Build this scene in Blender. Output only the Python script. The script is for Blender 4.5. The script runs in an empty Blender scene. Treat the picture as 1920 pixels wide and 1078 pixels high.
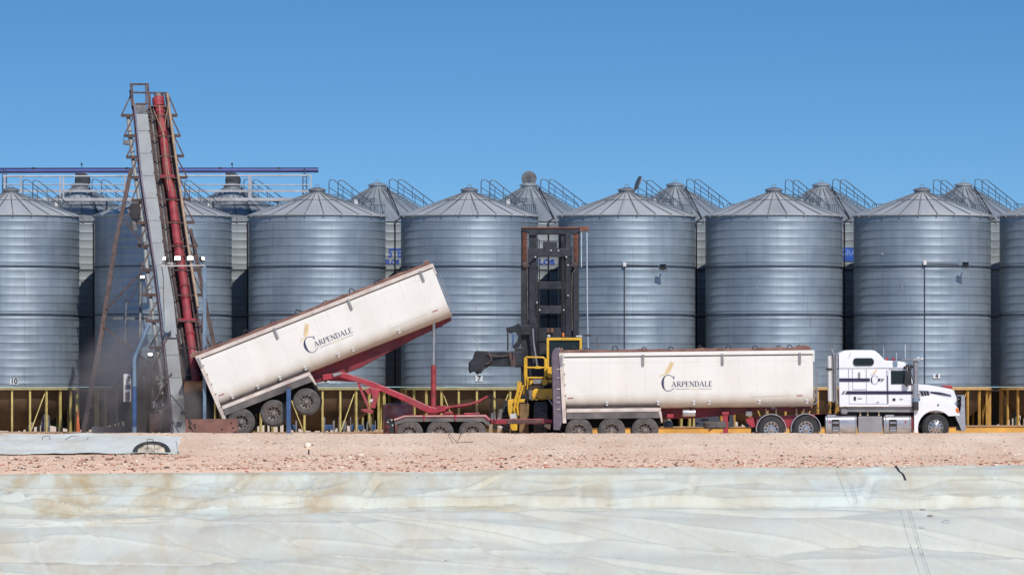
import bpy, math, random
from mathutils import Vector, Matrix, noise
R = math.radians
random.seed(7)
SC = bpy.context.scene
COL = SC.collection
F = 9600.0      # focal length of the photograph in its own pixels
CZ = 1.8        # eye height
HY = 740.0      # horizon row in the photograph

def at(px, py, Y):
    return Vector(((px-960)/F*Y, Y, CZ+(HY-py)/F*Y))

# ------------------------------------------------------------------ materials
def nn(nt, t, **kw):
    n = nt.nodes.new(t)
    for k, v in kw.items(): setattr(n, k, v)
    return n
def mat(name, col, rough=.5, metal=0., var=.12, scale=3., bump=0., bscale=30., dirt=None, damt=.4, dscale=1.2,
        stretch=(1,1,1), grad=None, coat=0., emit=None, spec=None):
    m = bpy.data.materials.new(name); m.use_nodes = True
    nt = m.node_tree; b = nt.nodes['Principled BSDF']; L = nt.links.new
    b.inputs['Roughness'].default_value = rough; b.inputs['Metallic'].default_value = metal
    if spec is not None: b.inputs['Specular IOR Level'].default_value = spec
    b.inputs['Coat Weight'].default_value = coat
    tc = nn(nt,'ShaderNodeTexCoord'); mp = nn(nt,'ShaderNodeMapping'); mp.inputs['Scale'].default_value = stretch
    L(tc.outputs['Object'], mp.inputs['Vector'])
    no = nn(nt,'ShaderNodeTexNoise'); no.inputs['Scale'].default_value = scale; no.inputs['Detail'].default_value = 6
    L(mp.outputs[0], no.inputs['Vector'])
    cr = nn(nt,'ShaderNodeValToRGB')
    c0 = [max(0,c*(1-var*1.6)) for c in col[:3]]+[1]; c1 = [min(1,c*(1+var*1.6)) for c in col[:3]]+[1]
    cr.color_ramp.elements[0].position = .3; cr.color_ramp.elements[0].color = c0
    cr.color_ramp.elements[1].position = .7; cr.color_ramp.elements[1].color = c1
    L(no.outputs['Fac'], cr.inputs[0]); out = cr.outputs[0]
    if dirt:
        n2 = nn(nt,'ShaderNodeTexNoise'); n2.inputs['Scale'].default_value = dscale; n2.inputs['Detail'].default_value = 10
        n2.inputs['Roughness'].default_value = .65; L(mp.outputs[0], n2.inputs['Vector'])
        mr = nn(nt,'ShaderNodeMapRange'); mr.inputs[1].default_value = .48; mr.inputs[2].default_value = .72; mr.inputs[4].default_value = damt
        L(n2.outputs['Fac'], mr.inputs[0])
        mx = nn(nt,'ShaderNodeMix', data_type='RGBA'); L(mr.outputs[0], mx.inputs[0]); L(out, mx.inputs[6])
        mx.inputs[7].default_value = (*dirt,1); out = mx.outputs[2]
    if grad:   # (z of full dirt, z of none, colour, amount) in object space
        sx = nn(nt,'ShaderNodeSeparateXYZ'); L(tc.outputs['Object'], sx.inputs[0])
        n3 = nn(nt,'ShaderNodeTexNoise'); n3.inputs['Scale'].default_value = 1.; n3.inputs['Detail'].default_value = 6
        mp3 = nn(nt,'ShaderNodeMapping'); mp3.inputs['Scale'].default_value = (2.5,1,.5); L(tc.outputs['Object'], mp3.inputs['Vector']); L(mp3.outputs[0], n3.inputs['Vector'])
        ad = nn(nt,'ShaderNodeMath', operation='MULTIPLY_ADD'); L(n3.outputs['Fac'], ad.inputs[0]); ad.inputs[1].default_value = -(grad[1]-grad[0])*.9; L(sx.outputs['Z'], ad.inputs[2])
        mr = nn(nt,'ShaderNodeMapRange'); mr.inputs[1].default_value = grad[0]-(grad[1]-grad[0])*.45; mr.inputs[2].default_value = grad[1]-(grad[1]-grad[0])*.45
        mr.inputs[3].default_value = grad[3]; mr.inputs[4].default_value = 0; L(ad.outputs[0], mr.inputs[0])
        mx = nn(nt,'ShaderNodeMix', data_type='RGBA'); L(mr.outputs[0], mx.inputs[0]); L(out, mx.inputs[6])
        mx.inputs[7].default_value = (*grad[2],1); out = mx.outputs[2]
    L(out, b.inputs['Base Color'])
    if bump:
        nb = nn(nt,'ShaderNodeTexNoise'); nb.inputs['Scale'].default_value = bscale; nb.inputs['Detail'].default_value = 8
        L(mp.outputs[0], nb.inputs['Vector'])
        bp = nn(nt,'ShaderNodeBump'); bp.inputs['Strength'].default_value = bump; bp.inputs['Distance'].default_value = .02
        L(nb.outputs['Fac'], bp.inputs['Height']); L(bp.outputs[0], b.inputs['Normal'])
    if emit:
        b.inputs['Emission Color'].default_value = (*emit[0],1); b.inputs['Emission Strength'].default_value = emit[1]
    return m

def galv(name, col, rough, metal, tint=.1, dirt=None, rowh=.98, roww=2.6):
    m = bpy.data.materials.new(name); m.use_nodes = True
    nt = m.node_tree; b = nt.nodes['Principled BSDF']; L = nt.links.new
    b.inputs['Metallic'].default_value = metal
    uv = nn(nt,'ShaderNodeTexCoord')
    oi = nn(nt,'ShaderNodeObjectInfo')
    br = nn(nt,'ShaderNodeTexBrick'); br.offset = .5
    br.inputs['Scale'].default_value = 1; br.inputs['Brick Width'].default_value = roww; br.inputs['Row Height'].default_value = rowh
    br.inputs['Mortar Size'].default_value = .008; br.inputs['Mortar Smooth'].default_value = .2
    br.inputs['Color1'].default_value = (*[c*(1-tint) for c in col],1); br.inputs['Color2'].default_value = (*[c*(1+tint) for c in col],1)
    br.inputs['Mortar'].default_value = (*[c*.6 for c in col],1)
    ofs = nn(nt,'ShaderNodeVectorMath', operation='MULTIPLY_ADD')
    cb = nn(nt,'ShaderNodeCombineXYZ'); L(oi.outputs['Random'], cb.inputs[0])
    L(cb.outputs[0], ofs.inputs[0]); ofs.inputs[1].default_value = (37,0,0); L(uv.outputs['UV'], ofs.inputs[2])
    L(ofs.outputs[0], br.inputs['Vector'])
    # streaks down the sheet, and broad cloudy tarnish
    mp = nn(nt,'ShaderNodeMapping'); mp.inputs['Scale'].default_value = (2.2,.22,1); L(ofs.outputs[0], mp.inputs['Vector'])
    st = nn(nt,'ShaderNodeTexNoise'); st.inputs['Scale'].default_value = 1.6; st.inputs['Detail'].default_value = 8; L(mp.outputs[0], st.inputs['Vector'])
    cl = nn(nt,'ShaderNodeTexNoise'); cl.inputs['Scale'].default_value = .7; cl.inputs['Detail'].default_value = 5; L(ofs.outputs[0], cl.inputs['Vector'])
    mr = nn(nt,'ShaderNodeMapRange'); mr.inputs[1].default_value = .3; mr.inputs[2].default_value = .7; mr.inputs[3].default_value = .90; mr.inputs[4].default_value = 1.07
    L(st.outputs['Fac'], mr.inputs[0])
    mr2 = nn(nt,'ShaderNodeMapRange'); mr2.inputs[1].default_value = .3; mr2.inputs[2].default_value = .7; mr2.inputs[3].default_value = .86; mr2.inputs[4].default_value = 1.1
    L(cl.outputs['Fac'], mr2.inputs[0])
    mu = nn(nt,'ShaderNodeMath', operation='MULTIPLY'); L(mr.outputs[0], mu.inputs[0]); L(mr2.outputs[0], mu.inputs[1])
    sc = nn(nt,'ShaderNodeVectorMath', operation='SCALE'); L(br.outputs['Color'], sc.inputs[0]); L(mu.outputs[0], sc.inputs['Scale'])
    out = sc.outputs[0]
    if dirt:
        mx = nn(nt,'ShaderNodeMix', data_type='RGBA')
        md = nn(nt,'ShaderNodeMapRange'); md.inputs[1].default_value = .45; md.inputs[2].default_value = .75; md.inputs[4].default_value = dirt[1]
        L(st.outputs['Fac'], md.inputs[0]); L(md.outputs[0], mx.inputs[0]); L(out, mx.inputs[6]); mx.inputs[7].default_value = (*dirt[0],1); out = mx.outputs[2]
    L(out, b.inputs['Base Color'])
    rr = nn(nt,'ShaderNodeMapRange'); rr.inputs[1].default_value = .3; rr.inputs[2].default_value = .7; rr.inputs[3].default_value = rough-.08; rr.inputs[4].default_value = rough+.12
    L(cl.outputs['Fac'], rr.inputs[0]); L(rr.outputs[0], b.inputs['Roughness'])
    bp = nn(nt,'ShaderNodeBump'); bp.inputs['Strength'].default_value = .04; bp.inputs['Distance'].default_value = .03
    L(st.outputs['Fac'], bp.inputs['Height']); L(bp.outputs[0], b.inputs['Normal'])
    return m

M = {}
M['silo']   = galv('galvanised_sheet', (.265,.315,.355), .47, .52, .05)
M['silob']  = galv('galvanised_sheet_dull', (.24,.265,.275), .55, .35, .04)
M['flange'] = mat('dark_flange', (.07,.085,.10), .5, .5)
M['roof']   = galv('weathered_roof_sheet', (.43,.44,.44), .65, .15, .04, dirt=((.37,.34,.31),.5), rowh=40, roww=.7)
M['roofb']  = galv('roof_sheet', (.36,.38,.39), .45, .45, .06, rowh=40, roww=.7)
M['rib']    = mat('roof_rib', (.24,.245,.25), .5, .5)
M['rail']   = mat('galvanised_rail', (.12,.15,.18), .45, .6)
M['railw']  = mat('pale_rail', (.52,.50,.49), .5, .4, dirt=(.35,.2,.12), damt=.5)
M['post']   = mat('yellow_leg_paint', (.52,.42,.14), .55, 0, .15, 4, dirt=(.2,.13,.06), damt=.6)
M['ring']   = mat('pale_yellow_ring', (.38,.33,.18), .55, 0, .15, 2, dirt=(.3,.22,.12), damt=.5)
M['beam']   = mat('ochre_beam', (.62,.33,.06), .55, 0, .12, 1.5, dirt=(.36,.2,.09), damt=.6)
M['hopper'] = mat('brown_hopper', (.11,.068,.035), .75, 0, .2, 1.2)
M['white']  = mat('white_trailer_paint', (.78,.755,.695), .38, 0, .03, .8, dirt=(.64,.56,.48), damt=.3, dscale=.7, stretch=(1,1,.8), grad=(1.40,2.0,(.42,.34,.24),.65), coat=.15)
M['whitetrim'] = mat('dusty_white_trim', (.62,.54,.48), .5, 0, .1, 2, dirt=(.35,.24,.18), damt=.6)
M['line']   = mat('panel_seam', (.68,.63,.58), .6, 0, .1)
M['cab']    = mat('white_cab_paint', (.80,.79,.80), .22, 0, .02, .8, dirt=(.66,.60,.55), damt=.25, coat=.5)
M['caseam'] = mat('cab_seam', (.34,.34,.38), .6)
M['navy']   = mat('navy_paint', (.025,.02,.06), .4)
M['logo']   = mat('navy_lettering', (.045,.045,.11), .5)
M['gold']   = mat('gold_lettering', (.70,.53,.30), .5)
M['orange'] = mat('orange_glow_paint', (.95,.34,.10), .45, 0, .15, 4)  # brightness also stands for sun glowing through the boot drum
M['red']    = mat('red_paint', (.34,.03,.045), .42, 0, .18, 3, dirt=(.22,.10,.08), damt=.55)
M['redtube']= mat('red_tube_paint', (.30,.035,.042), .55, 0, .2, 3, dirt=(.17,.07,.06), damt=.85, dscale=3.5)
M['chassis']= mat('dark_red_chassis', (.16,.012,.02), .55, 0, .2, 3, dirt=(.09,.05,.045), damt=.6)
M['brown']  = mat('rusty_brown_tarp', (.20,.095,.07), .75, 0, .2, 4, dirt=(.35,.22,.17), damt=.5)
M['steel']  = mat('rusty_steel', (.085,.055,.050), .7, .1, .3, 5, dirt=(.17,.085,.06), damt=.6)
M['plate']  = mat('rusted_plate', (.20,.095,.072), .75, 0, .2, 2.5, dirt=(.11,.06,.05), damt=.6, dscale=3)
M['tan']    = mat('tan_pipe', (.36,.25,.16), .6, 0, .15, 4, dirt=(.18,.09,.06), damt=.5)
M['belt']   = mat('grey_belt_cover', (.29,.30,.295), .6, .1, .08, 1.5, dirt=(.27,.25,.24), damt=.5)
M['beltj']  = mat('belt_joint', (.21,.21,.21), .6)
M['belted'] = mat('mauve_channel', (.14,.11,.14), .6, .2, .15, 4)
M['dim']    = mat('grey_tube', (.15,.15,.15), .6, .3, .3, 3)
M['blue']   = mat('blue_paint', (.035,.085,.20), .5, 0, .2, 3, dirt=(.15,.13,.13), damt=.5)
M['bluegrey']=mat('blue_grey_paint', (.16,.23,.31), .5, .1, .15, 2)
M['pipeblue']=mat('blue_pipe', (.030,.045,.20), .38, 0, .1, 1, coat=1., spec=1.)
M['black']  = mat('black_paint', (.022,.022,.026), .45, 0, .2, 3, dirt=(.06,.05,.045), damt=.6)
M['mast']   = mat('mast_steel', (.022,.024,.032), .5, .1, .35, 2.5, dirt=(.055,.05,.05), damt=.5, dscale=2.5)
M['chain']  = mat('rusty_chain', (.19,.075,.045), .7, .1, .3, 8)
M['yellow'] = mat('yellow_machine_paint', (.74,.43,.03), .4, 0, .1, 2, dirt=(.38,.24,.08), damt=.5)
M['yhub']   = mat('muddy_yellow', (.20,.12,.05), .7, 0, .3, 3)
M['rubber'] = mat('dusty_rubber', (.095,.085,.078), .85, 0, .25, 6, dirt=(.15,.13,.115), damt=.7, bump=.3, bscale=40)
M['rubberk']= mat('black_rubber', (.030,.030,.031), .8, 0, .25, 6, dirt=(.07,.062,.058), damt=.6)
M['rim']    = mat('dirty_rim', (.26,.22,.19), .5, .4, .3, 8, dirt=(.08,.06,.05), damt=.8, dscale=6)
M['chrome'] = mat('chrome', (.50,.49,.49), .28, .8, .08, 4, dirt=(.35,.30,.27), damt=.4)
M['alloy']  = mat('brushed_alloy', (.50,.49,.50), .34, .75, .1, 1.5, dirt=(.33,.29,.27), damt=.5, stretch=(1,1,4))
M['alloyd'] = mat('dull_alloy', (.30,.29,.29), .5, .5, .12, 2)
M['guard']  = mat('dusty_guard', (.11,.10,.098), .7, 0, .2, 2, dirt=(.24,.20,.17), damt=.6)
M['dark']   = mat('underbody_black', (.012,.011,.012), .8)
M['glass']  = mat('dark_glass', (.008,.012,.014), .05, 0, .1, spec=.35)
M['sign']   = mat('white_sign', (.58,.60,.62), .5, 0, .04)
M['ink']    = mat('sign_ink', (.03,.03,.035), .6)
M['signblue']=mat('blue_lettering', (.02,.08,.42), .5)
M['signbg'] = mat('blue_sign_sheet', (.03,.10,.42), .5, 0, .2, 3)
M['signtx'] = mat('pale_blue_lettering', (.20,.30,.52), .5)
M['box']    = mat('cream_box', (.62,.60,.58), .5, 0, .05)
M['lamp']   = mat('lamp_glass', (.9,.9,.9), .3, emit=((1,.97,.92),6.))
M['amber']  = mat('amber_lens', (.65,.16,.02), .3)
M['redlens']= mat('red_lens', (.45,.02,.02), .3)
M['wire']   = mat('dark_wire', (.035,.028,.028), .6)
M['cable']  = mat('pale_cable', (.50,.58,.64), .5)
M['sand']   = mat('pale_sand_fill', (.52,.43,.32), .95, 0, .25, 8, bump=.6, bscale=20)
M['clutter']= mat('grey_clutter', (.20,.19,.19), .8, 0, .25, 3)

# ------------------------------------------------------------------ mesh builder
class MB:
    def __init__(s): s.v=[]; s.f=[]; s.m=[]; s.uv={}
    def add(s, vs, fs, m=0, uvs=None):
        o = len(s.v); s.v += [Vector(v) for v in vs]
        for i, f in enumerate(fs):
            if uvs: s.uv[len(s.f)] = uvs[i]
            s.f.append([a+o for a in f]); s.m.append(m)
        return s
    def box(s, a, b, m=0):
        x0,x1 = sorted((a[0],b[0])); y0,y1 = sorted((a[1],b[1])); z0,z1 = sorted((a[2],b[2]))
        return s.add([(x0,y0,z0),(x1,y0,z0),(x1,y1,z0),(x0,y1,z0),(x0,y0,z1),(x1,y0,z1),(x1,y1,z1),(x0,y1,z1)],
              [(3,2,1,0),(4,5,6,7),(0,1,5,4),(1,2,6,5),(2,3,7,6),(3,0,4,7)], m)
    def prism(s, pts, y0, y1, m=0):     # pts are (x,z); extruded along Y
        ar = sum(pts[i][0]*pts[(i+1)%len(pts)][1]-pts[(i+1)%len(pts)][0]*pts[i][1] for i in range(len(pts)))
        if ar < 0: pts = pts[::-1]
        n = len(pts)
        vs = [(x,y0,z) for x,z in pts]+[(x,y1,z) for x,z in pts]
        fs = [tuple(range(n)), tuple(range(2*n-1,n-1,-1))]+[(i,i+n,(i+1)%n+n,(i+1)%n) for i in range(n)]
        return s.add(vs, fs, m)
    def pp(s, pts, Yn, Yf, m=0):        # photo-pixel outline measured at depth Yn
        q = [at(x,y,Yn) for x,y in pts]
        return s.prism([(p.x,p.z) for p in q], Yn, Yf, m)
    def tube(s, pts, r, n=8, m=0, caps=True):
        pts = [Vector(p) for p in pts]; k = len(pts)
        rs = r if isinstance(r,(list,tuple)) else [r]*k
        vs=[]; T0=None; N=None
        for i in range(k):
            T = ((pts[min(i+1,k-1)]-pts[i]).normalized()+(pts[i]-pts[max(i-1,0)]).normalized())
            T = T.normalized() if T.length>1e-6 else (pts[min(i+1,k-1)]-pts[max(i-1,0)]).normalized()
            if N is None:
                a = Vector((0,0,1)) if abs(T.z)<.9 else Vector((1,0,0)); N = T.cross(a).normalized()
            else: N = (N-T*N.dot(T)).normalized()
            B = T.cross(N)
            for j in range(n):
                t = 2*math.pi*(j+.5)/n
                vs.append(pts[i]+(N*math.cos(t)+B*math.sin(t))*rs[i])
        fs=[(i*n+j, i*n+(j+1)%n, (i+1)*n+(j+1)%n, (i+1)*n+j) for i in range(k-1) for j in range(n)]
        if caps: fs += [tuple(range(n-1,-1,-1)), tuple(range((k-1)*n,k*n))]
        return s.add(vs, fs, m)
    def bar(s, p0, p1, w, h=None, m=0, up=(0,1,0)):   # rectangular beam: w across, h along 'up'
        p0=Vector(p0); p1=Vector(p1); h = h or w; T=(p1-p0).normalized(); U=Vector(up)
        A = T.cross(U)
        if A.length<1e-4: A = T.cross(Vector((1,0,0)))
        A.normalize(); B = A.cross(T).normalized(); vs=[]
        for p in (p0,p1):
            for a,b in ((-1,-1),(1,-1),(1,1),(-1,1)): vs.append(p+A*(a*w/2)+B*(b*h/2))
        return s.add(vs, [(3,2,1,0),(4,5,6,7),(0,1,5,4),(1,2,6,5),(2,3,7,6),(3,0,4,7)], m)
    def lathe(s, prof, o=(0,0,0), axis='z', n=32, m=0, a0=0, a1=360, capa=False, capb=False, rad=None):
        o=Vector(o); full = abs(a1-a0)>=360; c = n if full else n+1; vs=[]
        ax = {'z':lambda r,h,t:Vector((r*math.cos(t),r*math.sin(t),h)),
              'y':lambda r,h,t:Vector((r*math.cos(t),h,r*math.sin(t))),
              'x':lambda r,h,t:Vector((h,r*math.cos(t),r*math.sin(t)))}[axis]
        for r,h in prof:
            for j in range(c): vs.append(o+ax(r,h,R(a0)+R(a1-a0)*j/n))
        fs=[]; uvs=[]; R0 = rad or max(p[0] for p in prof)
        for i in range(len(prof)-1):
            for j in range(n):
                fs.append((i*c+j, i*c+(j+1)%c, (i+1)*c+(j+1)%c, (i+1)*c+j))
                u0=j/n*2*math.pi*R0; u1=(j+1)/n*2*math.pi*R0; v0=prof[i][1]; v1=prof[i+1][1]
                uvs.append(((u0,v0),(u1,v0),(u1,v1),(u0,v1)))
        if capa: fs.append(tuple(range(c-1,-1,-1))); uvs.append([(0,0)]*c)
        if capb: fs.append(tuple(range((len(prof)-1)*c,len(prof)*c))); uvs.append([(0,0)]*c)
        return s.add(vs, fs, m, uvs)
    def build(s, name, mats, parent=None, local=False, smooth=None, bevel=0, loc=None):
        if isinstance(mats,str): mats=[mats]
        me = bpy.data.meshes.new(name)
        o = bpy.data.objects.new(name, me); COL.objects.link(o)
        off = Vector((0,0,0))
        if parent is not None:
            o.parent = parent
            if not local:
                p = parent
                while p: off += Vector(p.location); p = p.parent
        elif not local:
            xs=[v.x for v in s.v]; ys=[v.y for v in s.v]; zs=[v.z for v in s.v]
            off = Vector(((min(xs)+max(xs))/2,(min(ys)+max(ys))/2,min(zs))); o.location = off
        if loc is not None: o.location = loc
        me.from_pydata([v-off for v in s.v], [], s.f)
        for x in mats: me.materials.append(M[x])
        me.polygons.foreach_set('material_index', s.m)
        if s.uv:
            ul = me.uv_layers.new(name='UVMap')
            for p in me.polygons:
                q = s.uv.get(p.index)
                if q:
                    for k, li in enumerate(p.loop_indices): ul.data[li].uv = q[k]
        if smooth is not None:
            me.polygons.foreach_set('use_smooth', [True]*len(me.polygons))
            me.set_sharp_from_angle(angle=R(smooth))
        me.update()
        if bevel:
            b = o.modifiers.new('Bevel','BEVEL'); b.width = bevel; b.segments = 2; b.limit_method='ANGLE'; b.angle_limit=R(40)
        return o

def tag(o, label=None, cat=None, group=None, kind=None):
    if label: o['label']=label
    if cat: o['category']=cat
    if group: o['group']=group
    if kind: o['kind']=kind
    return o
def thing(name, label, cat, loc=(0,0,0), rot=(0,0,0), group=None):
    o = bpy.data.objects.new(name, None); COL.objects.link(o); o.location=loc; o.rotation_euler=rot
    o.empty_display_size=.3
    return tag(o,label,cat,group)
def copy_tree(o, parent=None):
    c = o.copy(); COL.objects.link(c); c.parent = parent
    for ch in [x for x in bpy.data.objects if x.parent==o]: copy_tree(ch, c)
    return c
def text_mb(txt, size, m=0, xs=1., shear=0., bold=0.0):
    cu = bpy.data.curves.new('t','FONT'); cu.body=txt; cu.size=size; cu.shear=shear; cu.align_x='CENTER'; cu.align_y='CENTER'; cu.offset=bold
    o = bpy.data.objects.new('t',cu); COL.objects.link(o)
    dg = bpy.context.evaluated_depsgraph_get(); me = bpy.data.meshes.new_from_object(o.evaluated_get(dg))
    vs = [(v.co.x*xs,0,v.co.y) for v in me.vertices]; fs=[tuple(p.vertices) for p in me.polygons]
    bpy.data.objects.remove(o); bpy.data.meshes.remove(me); bpy.data.curves.remove(cu)
    mb = MB(); mb.add(vs,fs,m); return mb
# ------------------------------------------------------------------ terrain
def interp(tab, t):
    if t<=tab[0][0]: return tab[0][1]
    for (a,b),(c,d) in zip(tab,tab[1:]):
        if t<=c:
            k=(t-a)/(c-a); k=k*k*(3-2*k)*.5+k*.5
            return b+(d-b)*k
    return tab[-1][1]
def gyard(x): return -0.186+(max(-40,min(40,x))+2.8)*.01148
PROF=[(-80,-3.2),(100,-3.1),(108,-2.95),(111,-2.6),(116,-1.05),(117.5,-1.25),(119,-1.05),(121.2,-.10),(121.6,.02),(124,.325),(126.5,.60),(129,.835),(130.2,.80),(134,.3),(140,-.15)]
def fb(x,y,z=0): return noise.noise(Vector((x,y,z)))
def fbm(x,y,s,o=4):
    v=0; a=1
    for i in range(o): v+=a*fb(x*s,y*s,i*7.3); a*=.5; s*=2
    return v
def H(x,Y):
    z = interp(PROF,Y)
    if Y>134: z += (gyard(x)+.15)*min(1,(Y-134)/10)
    if 109<Y<121.0: z-=.45*min(1,(121.0-Y)/1.0)
    if 118<Y<134:
        z += .035*fb(x*.25,Y*.4)+.018*fb(x*1.3,Y*1.5,3)+.008*fb(x*5,Y*5,5)
    return z
def span(a,b,st):
    n=max(1,int(round((b-a)/st))); return [a+(b-a)*i/n for i in range(n)]
xs = span(-1500,-200,325)+span(-200,-40,20)+span(-40,-15,1.5)+span(-15,15,.1)+span(15,40,1.5)+span(40,200,20)+span(200,1500,325)+[1500]
ys = span(-60,100,10)+span(100,118,.6)+span(118,121,.3)+span(121,130.6,.09)+span(130.6,136,.4)+span(136,150,1)+span(150,230,8)+span(230,600,40)+span(600,5000,400)+[5000]
g = MB(); vs=[(x,y,H(x,y)) for y in ys for x in xs]; n=len(xs)
g.add(vs,[(j*n+i,j*n+i+1,(j+1)*n+i+1,(j+1)*n+i) for j in range(len(ys)-1) for i in range(n-1)])
def dirtmat():
    m = bpy.data.materials.new('red_dirt'); m.use_nodes=True; nt=m.node_tree; b=nt.nodes['Principled BSDF']; L=nt.links.new
    b.inputs['Roughness'].default_value=.95; b.inputs['Specular IOR Level'].default_value=.15
    tc=nn(nt,'ShaderNodeTexCoord')
    mp=nn(nt,'ShaderNodeMapping'); mp.inputs['Scale'].default_value=(1,.35,1); L(tc.outputs['Object'],mp.inputs['Vector'])
    a=nn(nt,'ShaderNodeTexNoise'); a.inputs['Scale'].default_value=.8; a.inputs['Detail'].default_value=8; L(mp.outputs[0],a.inputs['Vector'])
    cr=nn(nt,'ShaderNodeValToRGB'); e=cr.color_ramp.elements; e[0].position=.3; e[0].color=(.74,.52,.36,1); e[1].position=.7; e[1].color=(.88,.66,.48,1)
    L(a.outputs['Fac'],cr.inputs[0])
    f=nn(nt,'ShaderNodeTexNoise'); f.inputs['Scale'].default_value=14; f.inputs['Detail'].default_value=6; f.inputs['Roughness'].default_value=.8; L(mp.outputs[0],f.inputs['Vector'])
    mr=nn(nt,'ShaderNodeMapRange'); mr.inputs[1].default_value=.35; mr.inputs[2].default_value=.65; mr.inputs[3].default_value=.8; mr.inputs[4].default_value=1.15; L(f.outputs['Fac'],mr.inputs[0])
    sc=nn(nt,'ShaderNodeVectorMath',operation='SCALE'); L(cr.outputs[0],sc.inputs[0]); L(mr.outputs[0],sc.inputs['Scale'])
    # redder, coarser toe of the bank
    sx=nn(nt,'ShaderNodeSeparateXYZ'); L(tc.outputs['Object'],sx.inputs[0])
    tr=nn(nt,'ShaderNodeMapRange'); tr.inputs[1].default_value=123.0; tr.inputs[2].default_value=125.5; tr.inputs[3].default_value=.6; tr.inputs[4].default_value=0; L(sx.outputs['Y'],tr.inputs[0])
    mx=nn(nt,'ShaderNodeMix',data_type='RGBA'); L(tr.outputs[0],mx.inputs[0]); L(sc.outputs[0],mx.inputs[6]); mx.inputs[7].default_value=(.80,.52,.365,1)
    L(mx.outputs[2],b.inputs['Base Color'])
    bp=nn(nt,'ShaderNodeBump'); bp.inputs['Strength'].default_value=.6; bp.inputs['Distance'].default_value=.03
    f2=nn(nt,'ShaderNodeTexNoise'); f2.inputs['Scale'].default_value=9; f2.inputs['Detail'].default_value=8; f2.inputs['Roughness'].default_value=.75; L(tc.outputs['Object'],f2.inputs['Vector'])
    L(f2.outputs['Fac'],bp.inputs['Height']); L(bp.outputs[0],b.inputs['Normal'])
    return m
M['dirt']=dirtmat()
o=g.build('ground','dirt',local=True,smooth=60); tag(o,kind='structure')

# stones on the bank
st=[mat('stone_tan',(.58,.40,.28),.9,0,.2,4), mat('stone_dark',(.15,.09,.07),.9,0,.3,4), mat('stone_red',(.46,.19,.125),.9,0,.25,4), mat('stone_pale',(.85,.74,.60),.9,0,.1,4)]
for i,x in enumerate(st): M['st%d'%i]=x
def stones(n, ya, yb, xa, xb, s0, s1, w, seed):
    rnd=random.Random(seed); V=[];Fc=[];Mi=[]
    for k in range(n):
        x=rnd.uniform(xa,xb); y=ya+(yb-ya)*rnd.random()
        s=s0+(s1-s0)*rnd.random()**4; 
        if seed==4: y=ya+(yb-ya)*rnd.random()**2.2
        if seed==1 and noise.noise(Vector((x*.6,y*1.2,9)))<-.12+(y-123.4)*.35 and y>122.6: continue
        z=H(x,y)
        mi=rnd.choices(range(4),w)[0]; a=rnd.uniform(0,6.28); o=len(V)
        el=rnd.uniform(1,1.9)
        for dx,dy,dz in ((1,0,0),(0,1,0),(-1,0,0),(0,-1,0),(.2,.1,.7),(0,0,-.5),(.6,.6,.45),(-.6,-.5,.5)):
            dx*=el*rnd.uniform(.7,1.2); dy*=rnd.uniform(.7,1.2); dz*=rnd.uniform(.6,1.2)
            V.append((x+s*(dx*math.cos(a)-dy*math.sin(a)), y+s*(dx*math.sin(a)+dy*math.cos(a)), z+s*dz+s*.15))
        for f in ((0,6,4),(6,1,4),(1,2,4),(2,7,4),(7,3,4),(3,0,4),(0,1,6),(2,3,7),(1,0,5),(2,1,5),(3,2,5),(0,3,5)):
            Fc.append([q+o for q in f]); Mi.append(mi)
    b=MB(); b.v=V; b.v=[Vector(v) for v in V]; b.f=Fc; b.m=Mi
    return b
b=stones(8500,121.0,124.3,-13.2,13.2,.008,.05,(6,2.2,3,2.6),1)
b3=stones(5000,123.0,126.6,-13.2,13.2,.006,.030,(6,1.6,2.4,2.6),4); b.add(b3.v,b3.f); b.m[-len(b3.f):]=b3.m
b2=stones(2600,124.0,129.6,-13.5,13.5,.007,.032,(8,1,.8,2.4),2)
b.add(b2.v,b2.f); b.m[-len(b2.f):]=b2.m
o=b.build('gravel',['st0','st1','st2','st3']); tag(o,'loose red and pale stones scattered over the dirt bank','gravel',kind='stuff')

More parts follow.
